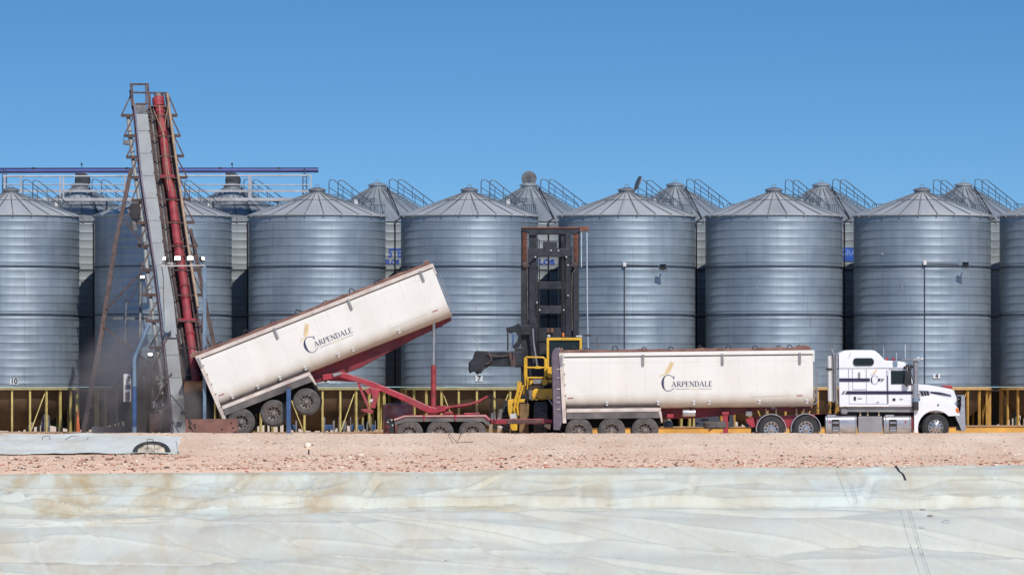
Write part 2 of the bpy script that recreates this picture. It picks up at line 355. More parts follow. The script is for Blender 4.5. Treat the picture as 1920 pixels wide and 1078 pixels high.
# ------------------------------------------------------------------ tarpaulins
def tarpmat(name, c0, c1, stain, amt, sc_=.5, seed=0):
    m = bpy.data.materials.new(name); m.use_nodes=True; nt=m.node_tree; b=nt.nodes['Principled BSDF']; L=nt.links.new
    b.inputs['Roughness'].default_value=.6
    tc=nn(nt,'ShaderNodeTexCoord'); mp=nn(nt,'ShaderNodeMapping'); mp.inputs['Scale'].default_value=(.8,.34,.34); mp.inputs['Location'].default_value=(seed,seed,0); mp.inputs['Rotation'].default_value=(0,0,R(20)); L(tc.outputs['Object'],mp.inputs['Vector'])
    a=nn(nt,'ShaderNodeTexNoise'); a.inputs['Scale'].default_value=sc_; a.inputs['Detail'].default_value=8; L(mp.outputs[0],a.inputs['Vector'])
    cr=nn(nt,'ShaderNodeValToRGB'); e=cr.color_ramp.elements; e[0].position=.32; e[0].color=(*c0,1); e[1].position=.68; e[1].color=(*c1,1); L(a.outputs['Fac'],cr.inputs[0])
    s=nn(nt,'ShaderNodeTexNoise'); s.inputs['Scale'].default_value=1.1; s.inputs['Detail'].default_value=12; s.inputs['Roughness'].default_value=.7; s.inputs['Distortion'].default_value=.4; L(mp.outputs[0],s.inputs['Vector'])
    mr=nn(nt,'ShaderNodeMapRange'); mr.inputs[1].default_value=.42; mr.inputs[2].default_value=.64; mr.inputs[4].default_value=amt; L(s.outputs['Fac'],mr.inputs[0])
    # more stain to the left
    sx=nn(nt,'ShaderNodeSeparateXYZ'); L(tc.outputs['Object'],sx.inputs[0])
    lr=nn(nt,'ShaderNodeMapRange'); lr.inputs[1].default_value=-12; lr.inputs[2].default_value=4; lr.inputs[3].default_value=1.; lr.inputs[4].default_value=.45; L(sx.outputs['X'],lr.inputs[0])
    mu=nn(nt,'ShaderNodeMath',operation='MULTIPLY'); L(mr.outputs[0],mu.inputs[0]); L(lr.outputs[0],mu.inputs[1])
    mx=nn(nt,'ShaderNodeMix',data_type='RGBA'); L(mu.outputs[0],mx.inputs[0]); L(cr.outputs[0],mx.inputs[6]); mx.inputs[7].default_value=(*stain,1)
    # small dark specks
    vo=nn(nt,'ShaderNodeTexNoise'); vo.inputs['Scale'].default_value=9; vo.inputs['Detail'].default_value=3; L(mp.outputs[0],vo.inputs['Vector'])
    m2=nn(nt,'ShaderNodeMapRange'); m2.inputs[1].default_value=.72; m2.inputs[2].default_value=.80; m2.inputs[4].default_value=.45; L(vo.outputs['Fac'],m2.inputs[0])
    mx2=nn(nt,'ShaderNodeMix',data_type='RGBA'); L(m2.outputs[0],mx2.inputs[0]); L(mx.outputs[2],mx2.inputs[6]); mx2.inputs[7].default_value=(.42,.34,.26,1)
    L(mx2.outputs[2],b.inputs['Base Color'])
    w=nn(nt,'ShaderNodeTexNoise'); w.inputs['Scale'].default_value=2.2; w.inputs['Detail'].default_value=9; w.inputs['Roughness'].default_value=.55; w.inputs['Distortion'].default_value=.6; L(mp.outputs[0],w.inputs['Vector'])
    bp=nn(nt,'ShaderNodeBump'); bp.inputs['Strength'].default_value=.6; bp.inputs['Distance'].default_value=.06; L(w.outputs['Fac'],bp.inputs['Height']); L(bp.outputs[0],b.inputs['Normal'])
    return m
M['tarpu']=tarpmat('pale_tarp_upper',(.62,.59,.46),(.60,.64,.58),(.47,.34,.18),1.,.75,3)
M['tarpl']=tarpmat('pale_tarp_lower',(.60,.595,.50),(.66,.655,.565),(.54,.43,.28),.7,.55,11)
M['seam']=mat('tarp_seam',(.47,.47,.43),.7,0,.2,6)

def crease(s,t,seed,p=7):
    v=fb(s,t,seed); return max(0,1-abs(v)*2.2)**p
CRL=[]; CRU=[]
def groove(tab,x,Y):
    z=0
    for (x0,y0,x1,y1,a,w) in tab:
        dx=x1-x0; dy=(y1-y0)*2.2; L2=dx*dx+dy*dy; t=((x-x0)*dx+(Y-y0)*2.2*dy)/L2
        if t<-.1 or t>1.1: continue
        f=max(0,min(1,(t+.1)*4))*max(0,min(1,(1.1-t)*4))
        d=((x-x0)*dy-(Y-y0)*2.2*dx)/math.sqrt(L2)+.05*fb(t*3,x0,77)
        w=w*1.35
        if abs(d)<w*5: z+=1.3*f*a*(-math.exp(-(d/w)**2)+.75*math.exp(-((d-1.9*w)/(1.3*w))**2))
    return z
def zlow(x,Y):
    cr=-.82+(-.16 if x<-9 else 0)*1.0
    c = interp([(-14,-.20),(-9,-.16),(-4,-.02),(0,.0),(4,.05),(14,.07)],x)
    z = interp([(95,-3.0),(108,-2.85),(110,-2.68),(113,-1.80),(115.3,-1.02),(115.9,-.84),(116.15,-.84),(116.5,-1.02),(117.8,-1.3)],Y)
    k=min(1,max(0,(Y-110)/5)); z+=c*k
    s=(Y-116)+.33*x; t=x*.12
    z+= -.085*crease(s*.55,t*1.2,2.0,5)+ .05*crease(s*.8+5,t*1.6,9.,6) +.03*fb(x*.5,Y*.6,1)+.006*fb(x*2,Y*1.0,4)
    z+=groove(CRL,x,Y)
    return z
def ytop(x): return interp([(-16,121.15),(-8,121.25),(-3,121.35),(2,121.55),(8,121.65),(10.5,121.85),(12,122.3),(16,122.4)],x)+.09*fb(x*.5,0,61)+.05*fb(x*1.7,0,62)
def zup(x,Y):
    z=interp([(117.6,-1.15),(118.6,-.98),(119.05,-.80),(119.35,-.66),(119.6,-.66),(120.3,-.42),(121.2,-.08),(121.6,.04),(122.6,.17)],Y)
    z+=.05*fb(x*.35,Y*.6,2)+.022*fb(x*1.1,Y*.9,6)+.006*fb(x*3.,Y*2,8)
    z+=.05*crease((Y-120)*.9+x*.12,x*.25,21.,6)-.04*crease((Y-120)*.7-x*.2,x*.3,33.,6)
    # rolled fold along the foot, heavier on the left
    yc=119.45+.25*fb(x*.18,0,40)+(.25 if x<-6 else 0)*min(1,(-6-x)/4 if x<-6 else 0)
    z+=(.10+.05*fb(x*.6,3,41))*math.exp(-((Y-yc)/.16)**2)
    z-=.05*math.exp(-((Y-yc+.35)/.14)**2)
    z+=groove(CRU,x,Y)
    if Y>120.3: z=max(z,H(x,Y)+.035)
    return z
def sheet(name,xs_,ysf,zf,mt,label,th=.0):
    b=MB(); n=len(xs_); rows=ysf
    vs=[]
    for t in rows:
        for x in xs_:
            Y=t(x) if callable(t) else t
            vs.append((x,Y,zf(x,Y)))
    b.add(vs,[(j*n+i,j*n+i+1,(j+1)*n+i+1,(j+1)*n+i) for j in range(len(rows)-1) for i in range(n-1)])
    o=b.build(name,mt,local=True,smooth=80); return tag(o,label,'tarpaulin','pale tarpaulins over the grain bunker')
def hitf(px,py,zf,Ya,Yb):
    Y=Ya
    while Y<Yb:
        p=at(px,py,Y)
        if p.z<=zf(p.x,Y): return (p.x,Y)
        Y+=.02
    p=at(px,py,Yb); return (p.x,Yb)
def addc(tab,zf,Ya,Yb,lst):
    new=[]
    for (x0,y0,x1,y1,a,w) in lst:
        p=hitf(x0,y0,zf,Ya,Yb); q=hitf(x1,y1,zf,Ya,Yb); new.append((*p,*q,a,w))
    tab.extend(new)
addc(CRL,zlow,110.5,116.2,[(300,1000,520,1090,.05,.05),(410,1010,560,1078,.05,.05),(470,985,740,1085,.065,.06),(620,972,830,1045,.05,.05),(730,968,1010,1018,.07,.07),(830,1000,1050,1085,.06,.05),(990,1005,1230,1085,.07,.06),
 (1060,975,1290,1035,.05,.05),(1270,990,1500,1075,.06,.05),(1500,975,1680,1035,.06,.06),(150,985,240,1060,.03,.04),(60,1000,90,1075,.03,.03),(1740,1000,1930,1050,.05,.06),(30,985,300,972,.06,.06),(1650,1010,1820,1070,.03,.04)])
addc(CRU,zup,118.9,122.2,[(15,918,60,940,.09,.06),(60,940,170,956,.10,.06),(170,956,300,962,.05,.05),(480,885,430,925,.03,.04),(720,880,690,930,.05,.04),(610,890,560,940,.03,.03),(1085,905,1090,945,.05,.03),(980,880,860,920,.04,.04),(1310,880,1290,935,.03,.05),
 (1640,885,1625,945,.04,.05),(1180,925,1300,945,.03,.04),(350,955,560,940,.05,.05),(560,952,900,948,.05,.05),(900,948,1180,942,.045,.04),(1420,900,1500,925,.03,.04),(1720,935,1920,930,.06,.06),(1780,900,1920,905,.04,.05),(1000,895,1080,900,.03,.03)])
xl=span(-30,-14,.8)+span(-14,14,.07)+span(14,30,.8)+[30]
lower=sheet('tarpaulin',xl,span(95,110,1.5)+span(110,112,.1)+span(112,117.8,.045)+[117.8],zlow,'tarpl','pale grey green tarpaulin along the bottom of the picture, nearest one')
rows=[(lambda x,k=k: 117.6+(ytop(x)-117.6)*k) for k in [i/95 for i in range(96)]]
upper=sheet('tarpaulin',xl,rows,zup,'tarpu','stained pale blue tarpaulin on the bank right below the red gravel')
def hit(px,py,zf,Ya,Yb):
    Y=Ya
    while Y<Yb:
        p=at(px,py,Y)
        if p.z<=zf(p.x,Y): return Vector((p.x,Y,zf(p.x,Y)))
        Y+=.01
    p=at(px,py,Yb); return Vector((p.x,Yb,zf(p.x,Yb)))
def seamline(parent,pts,zf,Ya,Yb,w,mt='seam',name='seam',lift=.006):
    b=MB(); P=[]
    for (a,c) in zip(pts,pts[1:]):
        for k in range(14): P.append(hit(a[0]+(c[0]-a[0])*k/14,a[1]+(c[1]-a[1])*k/14,zf,Ya,Yb))
    P.append(hit(*pts[-1],zf,Ya,Yb))
    vs=[]
    for p in P: vs+= [p+Vector((-w/2,0,lift)),p+Vector((w/2,0,lift))]
    b.add(vs,[(2*i,2*i+1,2*i+3,2*i+2) for i in range(len(P)-1)])
    return b.build(name,mt,parent,smooth=60)
for dx in (0,14,19):
    seamline(upper,[(1568+dx*.9,882),(1582+dx,918),(1592+dx*.8,944)],zup,119.1,122,.016)
    seamline(lower,[(1688+dx,957),(1700+dx,1000),(1716+dx,1050),(1728+dx,1085)],zlow,111,116.2,.016)
o=seamline(upper,[(1678,871),(1686,884),(1693,889),(1698,901)],zup,119.1,122.2,.05,'wire','strap',.012)
for i,(px,py,w_) in enumerate(((1729,955,.10),(1744,968,.07),(1729,989,.07),(1774,978,.11),(1164,1047,.05),(838,1050,.05))):
    q=hit(px,py,zlow,111,116.2); m=MB(); m.lathe([(w_,.0),(w_*.8,.012),(.001,.02)],(0,0,0),'z',9); m.v=[Vector((v.x*1.0,v.y*.9,v.z+(.3*v.y)))+q+Vector((0,0,.01)) for v in m.v]; m.build('mud_spot','seam' if i>1 else 'clutter',lower)
# small tarp on the bank, left
def zsm(x,Y): return H(x,Y)+.03+.025*fb(x*1.1,Y*1.4,17)+.02*crease(x*.4+Y*.6,Y*.3,27,6)
xa=at(-60,840,126).x; xb=at(336,840,126).x
b=MB(); nx=70; ny=34; vs=[]
for j in range(ny):
    for i in range(nx):
        x=xa+(xb-xa)*i/(nx-1); k=j/(ny-1)
        x2=x+ (.12*(k-.5)*(-1) if i==nx-1 else 0)
        y0=124.15+.10*fb(x*1.2,1,50); y1=interp([(-13,128.4),(-10.5,128.3),(-9,127.9),(-8,127.8)],x)+.15*fb(x*1.5,2,51)
        Y=y0+(y1-y0)*k
        vs.append((x2,Y,zsm(x2,Y)))
b.add(vs,[(j*nx+i,j*nx+i+1,(j+1)*nx+i+1,(j+1)*nx+i) for j in range(ny-1) for i in range(nx-1)])
M['tarps']=tarpmat('pale_tarp_small',(.72,.70,.60),(.80,.80,.72),(.58,.48,.33),.6,.9,23)
o=b.build('tarpaulin','tarps',local=True,smooth=80); small=tag(o,'small pale tarpaulin sheet on the dirt bank behind the half buried tyre','tarpaulin','pale tarpaulins over the grain bunker')
seamline(small,[(330,827),(333,840),(336,851)],zsm,124.2,128,.03)
# half-buried tyre with pale sand
t=thing('weight_tyre','old tyre filled with pale sand, half buried on the small tarpaulin edge','tyre')
c=hit(284,850,H,121,129); t.location=c+Vector((0,0,-.02)); t.rotation_euler=(R(31),0,0)
b=MB(); ro=.47
b.lathe([(.31,-.07),(.33,-.11),(.38,-.13),(.44,-.10),(ro,-.02),(ro,.05),(.45,.10),(.40,.115),(.345,.09),(.32,.05)],(0,0,0),'z',56)
b.build('tyre','rubberk',t,local=True,smooth=50)
b=MB(); n=24; vs=[(0,0,.11)]
for r_,h in ((.12,.115),(.24,.105),(.355,.07)):
    for j in range(n): vs.append((r_*math.cos(j*2*math.pi/n),r_*math.sin(j*2*math.pi/n),h+.03*fb(j*.7,r_*9,3)))
b.add(vs,[(0,1+j,1+(j+1)%n) for j in range(n)]+[(1+q*n+j,1+(q+1)*n+j,1+(q+1)*n+(j+1)%n,1+q*n+(j+1)%n) for q in range(2) for j in range(n)])
b.build('sand_fill','sand',t,local=True,smooth=80)
w=MB(); Yw=c.y-.15
w.tube([at(277,843,Yw),at(276,824,Yw),at(279,822.5,Yw),at(286,823.5,Yw),at(289,829,Yw),at(290.5,848,Yw),at(275,839,Yw)],.008,6)
tag(w.build('bent_wire','wire',smooth=60),'thin black bent wire handle sticking up from the sand in the tyre','wire')
def bw(pts,label,Y=None):
    q=hit(pts[0][0],pts[0][1],H,122,129.2) if Y is None else None
    Yq=(Y or q.y)-.02
    m=MB(); m.tube([at(x,y,Yq) for x,y in pts],.008,6)
    tag(m.build('bent_wire','wire',smooth=60),label,'wire')
bw([(850,831),(840,815),(843,813),(857,830),(865,813.5),(864,812.5),(858,829),(875,829),(888,828)],'open bent wire on the dirt crest in front of the three axle dolly')
bw([(79,828),(80,819),(84,817),(92,817),(94,819),(92,827)],'small wire hoop standing on the small tarpaulin, left end')
bw([(118,827),(133,817.5),(150,817),(131,827),(143,828)],'tangle of bent wire lying on the small tarpaulin near its upper edge')
bw([(160,826),(166,820)],'single short wire stub on the small tarpaulin, right of the tangled wire')
m=MB(); q=hit(579,852,H,122,129); m.tube([q+Vector((0,0,-.05)),q+Vector((0,0,.12))],.018,6); tag(m.build('short_stake','wire'),'short dark stake poking out of the dirt bank below the tipped trailer','stake')
m=MB(); q=hit(577,839,H,122,129); m.lathe([(.001,-.09),(.06,-.06),(.09,0),(.065,.06),(.001,.085)],q+Vector((0,0,.05)),'z',14); tag(m.build('pale_rock','st3',smooth=60),'single large pale rock on the dirt bank under the tipped trailer','rock')
# ------------------------------------------------------------------ silos
YF_=214.0; YB_=220.6; RS=2.857
def zat(py,Y): return CZ+(HY-py)/F*Y
def silo_wall(r, z0, z1, flz, mat_):
    prof=[(r,z0)]; z=z0+.12
    ribs=[]
    while z<z1-.05: ribs.append(z); z+=.334
    for q in ribs:
        if any(abs(q-f)<.12 for f in flz): continue
        prof+= [(r,q-.010),(r+.017,q-.006),(r+.017,q),(r,q+.042)]
    prof.append((r,z1))
    b=MB(); b.lathe(prof,(0,0,0),'z',120,rad=r); return b
def roof_parts(root, r, z0, z1, steep_rc, wm, nr=24):
    # r eave radius, cone up to cap radius steep_rc
    ro=r+.07
    prof=[(r-.05,z0-.01),(ro,z0-.03),(ro,z0+.02),(r*.36,z0+(z1-z0)*.665),(r*.36-.02,z0+(z1-z0)*.665+.03),(steep_rc,z1)]
    b=MB(); b.lathe(prof,(0,0,0),'z',72,rad=r)
    rf=b.build('roof',wm,root,local=True,smooth=25)
    k=MB()
    for i in range(nr):
        a=2*math.pi*(i+.5)/nr; c=math.cos(a); s=math.sin(a)
        k.bar((ro*c,ro*s,z0+.03),(steep_rc*c,steep_rc*s,z1+.01),.022,.03,0,up=(-.4*c,-.4*s,.9))
        k.bar(((ro+.01)*c,(ro+.01)*s,z0-.06),((ro+.01)*c,(ro+.01)*s,z0+.05),.05,.05,0)
    k.lathe([(r*.36+.03,z0+(z1-z0)*.665-.02),(r*.36+.03,z0+(z1-z0)*.665+.035)],(0,0,0),'z',48)
    k.build('roof_rib','rib',rf,local=True)
    c=MB(); c.lathe([(steep_rc,z1-.03),(steep_rc,z1+.10),(steep_rc+.05,z1+.10),(steep_rc+.05,z1+.15),(steep_rc*.8,z1+.20),(.10,z1+.25),(.001,z1+.25)],(0,0,0),'z',32)
    c.tube([(-.08,0,z1+.24),(-.08,0,z1+.33),(.0,0,z1+.37),(.08,0,z1+.33),(.08,0,z1+.24)],.014,6)
    c.build('roof_cap','roofb' if wm=='roofb' else 'rib',root,local=True,smooth=30)
def stair_rail(root, top, end, dxr, h=.24, zs=None):
    # two side rails from the ridge down to the eave, hooped at the top
    top=Vector(top); end=Vector(end); off=Vector((.36,.55,0))
    for k,o_ in enumerate((Vector((0,0,0)),off)):
        b=MB(); d=(end-top)
        a=top+o_; e=end+o_
        b.tube([a+Vector((-.13,0,-.75)),a+Vector((-.13,0,-.14)),a+Vector((-.11,0,-.04)),a,a+Vector((.08,0,-.02)),a+d*.93,e+Vector((.0,0,.0)),e+Vector((.03,0,-.12)),e+Vector((.0,0,-.45))],.020,6)
        b.tube([a+Vector((-.13,0,-.33)),a+d*.93+Vector((0,0,-.28)),e+Vector((.02,0,-.3))],.014,6)
        for t in (.33,.66): b.tube([a+d*t,a+d*t+Vector((0,0,-.5))],.014,6)
        b.build('handrail','rail',root,local=True,smooth=60)
    b=MB(); q=end+off*.5
    for t in range(8):
        b.tube([q+Vector((.02+.085*t,0,-.38)),q+Vector((.02+.085*t,0,-.02))],.012,5)
    b.tube([q+Vector((-.02,0,-.02)),q+Vector((.66,0,-.02))],.016,5); b.tube([q+Vector((-.02,0,-.36)),q+Vector((.66,0,-.36))],.02,5)
    b.build('platform_rail','rail',root,local=True)
    b=MB()
    for t in range(14):
        p=top+(end-top)*(t/13)+Vector((0,0,-.62)); b.bar(p,p+off,.14,.02,0,up=(0,0,1))
    b.build('roof_stair','roofb',root,local=True)
Zb=zat(724,YF_-RS); Ze=zat(405,YF_-RS*.3); Zc=zat(362.5,YF_)
FLZ=[zat(498.5,YF_-RS),zat(589,YF_-RS)]
def make_front():
    root=thing('grain_silo','x','grain silo',(0,YF_,0))
    silo_wall(RS,Zb,Ze,FLZ,'silo').build('wall','silo',root,local=True,smooth=50)
    b=MB()
    for z in FLZ: b.lathe([(RS-.01,z-.03),(RS+.045,z-.028),(RS+.05,z),(RS+.045,z+.028),(RS-.01,z+.03)],(0,0,0),'z',96)
    b.build('wall_flange','flange',root,local=True,smooth=40)
    roof_parts(root,RS,Ze,Zc,.33,'roof')
    stair_rail(root,(.62,.25,Zc+.58),(1.98,1.0,Zc-.42),0)
    # base frame
    zt=Zb-.02; zg=.12
    b=MB(); b.lathe([(RS-.12,zt-.13),(RS+.03,zt-.13),(RS+.03,zt-.01),(RS-.12,zt-.01)],(0,0,0),'z',96)
    b.lathe([(RS+.028,zt-.13),(RS+.09,zt-.13),(RS+.09,zt-.11),(RS+.028,zt-.11)],(0,0,0),'z',96)
    b.build('base_ring','ring',root,local=True,smooth=30)
    c=MB(); c.lathe([(RS-.16,zt-.02),(RS-.22,zt-.35),(RS-.45,1.25),(RS-.95,.85),(1.2,.50),(.4,.30)],(0,0,0),'z',64); c.build('hopper','hopper',root,local=True,smooth=40)
    for i in range(24):
        a=2*math.pi*(i+.45)/24; x=(RS-.02)*math.cos(a); y=(RS-.02)*math.sin(a)
        b=MB(); t=Vector((-math.sin(a),math.cos(a),0))
        b.bar((x,y,zg),(x,y,zt-.13),.078,.078,0,up=(math.cos(a),math.sin(a),0))
        b.build('leg','post',root,local=True)
    for i,s in ((16,1),(19,-1),(5,1),(8,-1),(0,1),(12,1)):
        a0=2*math.pi*(i+.45+(0 if s>0 else 1))/24; a1=2*math.pi*(i+.45+(1 if s>0 else 0))/24
        b=MB(); rr=RS-.10
        b.bar((rr*math.cos(a0),rr*math.sin(a0),zt-.22),(rr*math.cos(a1),rr*math.sin(a1),zg+.02),.04,.04,0)
        b.build('brace','post',root,local=True)
    return root
fronts=[20,306,594.5,880,1175,1451,1729,2003]
flabels=['grain silo at the left picture edge, numbered 10',
 'grain silo partly hidden behind the tall red and grey conveyor tower',
 'grain silo directly behind the tipped trailer, numbered 8',
 'grain silo numbered 7, left of the container handler mast',
 'grain silo with one floodlight, right behind the container handler mast',
 'grain silo with plain wall behind the front end of the level trailer',
 'grain silo numbered 4 behind the white truck cab',
 'grain silo cut by the right picture edge']
proto=make_front()
FS=[]
for i,(px,lb) in enumerate(zip(fronts,flabels)):
    o=proto if i==0 else copy_tree(proto)
    o.location.x=(px-960)/F*YF_
    o.rotation_euler=(0,0,0)
    tag(o,lb,'grain silo','front row of galvanised grain silos'); FS.append(o)
def wrap(mb,cx,cy,r,zc,ang0,d=.012):   # bend flat lettering (x,z) onto a silo wall; ang0 = angle from the near side
    out=[]
    for v in mb.v:
        a=ang0+v.x/r; out.append(Vector((cx+(r+d)*math.sin(a),cy-(r+d)*math.cos(a),zc+v.z)))
    mb.v=out; return mb
def plate(root,px,py,txt,w=15,h=11,cy=YF_,r=RS):
    cx=root.location.x; Yn=cy-r; dx=(px-960)/F*Yn-cx
    a0=math.asin(dx/r); zc=zat(py,Yn); W=w/F*Yn; Hh=h/F*Yn
    b=MB()
    vs=[];n=6
    for j in range(n+1):
        for z in (-Hh/2,Hh/2): vs.append((-W/2+W*j/n,0,z))
    b.add(vs,[(2*j,2*j+2,2*j+3,2*j+1) for j in range(n)])
    p=wrap(b,cx,cy,r,zc,a0,.035).build('number_plate','sign',root)
    wrap(text_mb(txt,Hh*1.2,bold=.010),cx,cy,r,zc,a0,.042).build('number','ink',p)
plate(FS[0],26,715,'10'); plate(FS[2],610,712,'8'); plate(FS[3],898,710,'7',14,11); plate(FS[6],1756,705,'4',13.5,9)
tagp=[c for c in bpy.data.objects if c.parent==FS[1] and c.name.startswith('leg')]
# right-hand legs and rings: ochre copies carrying the change of light in colour
def swap(root,kinds,mt):
    for c in bpy.data.objects:
        if c.parent==root and c.name.split('.')[0] in kinds:
            c.data=c.data.copy(); c.data.materials[0]=M[mt]
M['post_lit']=mat('ochre_leg_paint',(.50,.28,.06),.55,0,.15,4,dirt=(.26,.14,.06),damt=.6)
M['ring_lit']=mat('ochre_lit_ring',(.58,.36,.14),.55,0,.15,2,dirt=(.35,.22,.12),damt=.5)
for s in FS[5:]: swap(s,('leg','brace'),'post_lit'); swap(s,('base_ring',),'ring_lit')

M['patch']=mat('newer_sheet',(.42,.44,.45),.5,.4,.1,3)
M['stain']=mat('rust_run',(.22,.19,.17),.7,.1,.3,5)
def spatch(root,px,py,w,h,mt):
    cx=root.location.x; Yn=YF_-RS; a0=math.asin(max(-.97,min(.97,((px-960)/F*Yn-cx)/RS))); W=w/F*Yn; Hh=h/F*Yn
    b=MB(); vs=[]
    for j in range(4):
        for z in (-Hh/2,Hh/2): vs.append((-W/2+W*j/3,0,z))
    b.add(vs,[(2*j,2*j+2,2*j+3,2*j+1) for j in range(3)])
    wrap(b,cx,YF_,RS,zat(py,Yn),a0,.022).build('wall_patch',mt,root)
for r_,px,py,w,h,mt in ((3,893,578,1.6,10,'patch'),(3,895,648,1.4,24,'patch'),(3,862,579,1.4,9,'patch'),(3,948,545,1,22,'patch'),(2,560,655,1.5,12,'patch'),(4,1215,560,1.2,14,'patch'),(5,1420,540,1.5,8,'patch'),(6,1693,538,1.3,12,'patch'),(6,1657,475,5,4,'patch'),(0,60,560,1.3,14,'patch'),
   (2,490,610,1.2,30,'stain'),(5,1520,600,1.2,26,'stain'),(4,1120,640,1.2,22,'stain'),(6,1640,650,1.2,30,'stain'),(0,110,640,1.2,30,'stain')): spatch(FS[r_],px,py,w,h,mt)
# back row
ZeB=zat(417,YB_-RS*.3); ZcB=zat(353,YB_)
def make_back():
    root=thing('grain_silo','x','grain silo',(0,YB_,0))
    r=RS+.02
    prof=[(r,Zb)]; z=Zb+.2
    while z<ZeB-.05: prof+=[(r,z-.010),(r+.017,z-.006),(r+.017,z),(r,z+.042)]; z+=.334
    prof.append((r,ZeB)); b=MB(); b.lathe(prof,(0,0,0),'z',110,rad=r); b.build('wall','silob',root,local=True,smooth=50)
    b=MB()
    for z in FLZ: b.lathe([(r-.01,z-.03),(r+.045,z-.028),(r+.045,z+.028),(r-.01,z+.03)],(0,0,0),'z',96)
    b.build('wall_flange','flange',root,local=True,smooth=40)
    roof_parts(root,RS,ZeB,ZcB,.36,'roofb')
    stair_rail(root,(.63,.2,ZcB+.40),(2.1,1.0,ZcB-.62),0)
    b=MB(); b.tube([(.42,-.25,ZcB+.05),(1.05,-r*.93+.0,ZeB+.12),(.82,-r-.02,ZeB-.02),(.82,-r*.955-.06,ZeB-.3),(.82,-r*.955-.06,Zb)],.028,6); b.build('downpipe','wire',root,local=True,smooth=60)
    b=MB()
    for sx in range(5): b.bar((-.75+sx*.16,-1.05,ZeB+.62),(-.75+sx*.16,-1.35,ZeB+.95+.02*sx),.03,.03)
    b.bar((-.8,-1.4,ZeB+.98),(-.05,-1.4,ZeB+.98),.03); b.bar((-.8,-1.05,ZeB+.64),(-.05,-1.05,ZeB+.64),.03)
    b.build('roof_hatch_frame','rail',root,local=True)
    b=MB(); b.box((-.98,-1.35,ZeB+.66),(-.82,-1.2,ZeB+.98)); b.box((-1.1,-1.55,ZeB+.52),(-.97,-1.42,ZeB+.7)); b.build('junction_box','box',root,local=True,bevel=.03)
    zt=Zb-.02
    b=MB(); b.lathe([(RS-.12,zt-.20),(RS+.03,zt-.20),(RS+.03,zt-.01),(RS-.12,zt-.01)],(0,0,0),'z',64); b.build('base_ring','ring',root,local=True)
    c=MB(); c.lathe([(RS-.16,zt-.02),(RS-.22,zt-.35),(RS-.35,1.25),(RS-.6,.85),(1.4,.50),(.4,.30)],(0,0,0),'z',48); c.build('hopper','hopper',root,local=True,smooth=40)
    for i in range(16):
        a=2*math.pi*(i+.5)/16; x=(RS-.02)*math.cos(a); y=(RS-.02)*math.sin(a)
        b=MB(); b.bar((x,y,.0),(x,y,zt-.19),.1,.1,0,up=(math.cos(a),math.sin(a),0)); b.build('leg','post',root,local=True)
    return root
backs=[150,435,708,992,1266,1540,1807]
blabels=['rear grain silo with round dark fan on top, near the left picture edge',
 'rear grain silo with round dark fan on top, right of the conveyor tower',
 'rear grain silo marked STER above the tipped trailer',
 'rear grain silo topped by a round grey disc, behind the handler mast',
 'rear grain silo second right of the container handler mast',
 'rear grain silo carrying a bright blue sign sheet',
 'rear grain silo behind and above the white truck, rightmost of its row']
pb=make_back(); BS=[]
for i,(px,lb) in enumerate(zip(backs,blabels)):
    o=pb if i==0 else copy_tree(pb)
    o.location.x=(px-960)/F*YB_
    tag(o,lb,'grain silo','rear row of galvanised grain silos'); BS.append(o)
def silotext(root,pxc,py,txt,size,xs=1.,mt='signblue'):
    cx=root.location.x; Yn=YB_-RS; dx=(pxc-960)/F*(YB_-RS)-cx
    wrap(text_mb(txt,size,xs=xs,bold=.012),cx,YB_,RS+.03,zat(py,Yn),math.asin(max(-1,min(1,dx/RS))),.012).build('lettering',mt,root)
silotext(BS[2],744.5,475,'STER',.50,.72); silotext(BS[2],733.5,491.5,'SILOS',.27,1.02)
silotext(BS[3],1019,491.5,'SILOS',.30,1.3)
# blue sheet with pale letters on the sixth
cx=BS[5].location.x; a=MB(); W=.85; vs=[];n=10
for j in range(n+1):
    for z in (-.30,.30): vs.append((-W/2+W*j/n,0,z))
a.add(vs,[(2*j,2*j+2,2*j+3,2*j+1) for j in range(n)])
a0=math.asin((1590-1540)/F*(YB_-RS)/RS)
sh=wrap(a,cx,YB_,RS+.03,zat(477,YB_-RS),a0,.02).build('sign_sheet','signbg',BS[5])
wrap(text_mb('GRAIN',.36,xs=.95),cx,YB_,RS+.03,zat(474,YB_-RS),a0,.03).build('lettering','signtx',sh)
# fan on two rear silos
M['fan']=mat('dark_fan_paint',(.045,.05,.055),.6,.1,.3,4)
def fan(px,label):
    o=thing('aeration_fan',label,'fan',at(px,352,YB_),group='round dark fans on top of the rear silos')
    b=MB(); c=at(px+1,339,YB_); r=14.5/F*YB_
    b.lathe([(.001,-.22),(r*.85,-.2),(r,-.12),(r,.12),(r*.85,.2),(.001,.22)],c,'y',28); b.build('fan_casing','fan',o,smooth=35)
    b=MB(); b.box(at(px-13,330,YB_-.2),at(px+2,316,YB_+.2)); b.build('fan_duct','fan',o,bevel=.02)
    b=MB(); b.box(at(px-12,358,YB_-.2),at(px+8,349.5,YB_+.2)); b.build('fan_base','dim',o,bevel=.02)
    b=MB()
    for k in (-3,2,6,10): b.box(at(px-10,339+k-1,YB_-.24),at(px+1,339+k,YB_-.22))
    b.build('louvre','rail',o)
    b=MB(); b.tube([at(px,318,YB_),at(px-1,309,YB_)],.015,6); b.tube([at(px-1,310,YB_),at(px-1,306,YB_)],.04,6); b.build('aerial','wire',o)
fan(154,'round dark fan on a rear silo roof near the left edge'); fan(436,'round dark fan on a rear silo roof right of the conveyor tower')
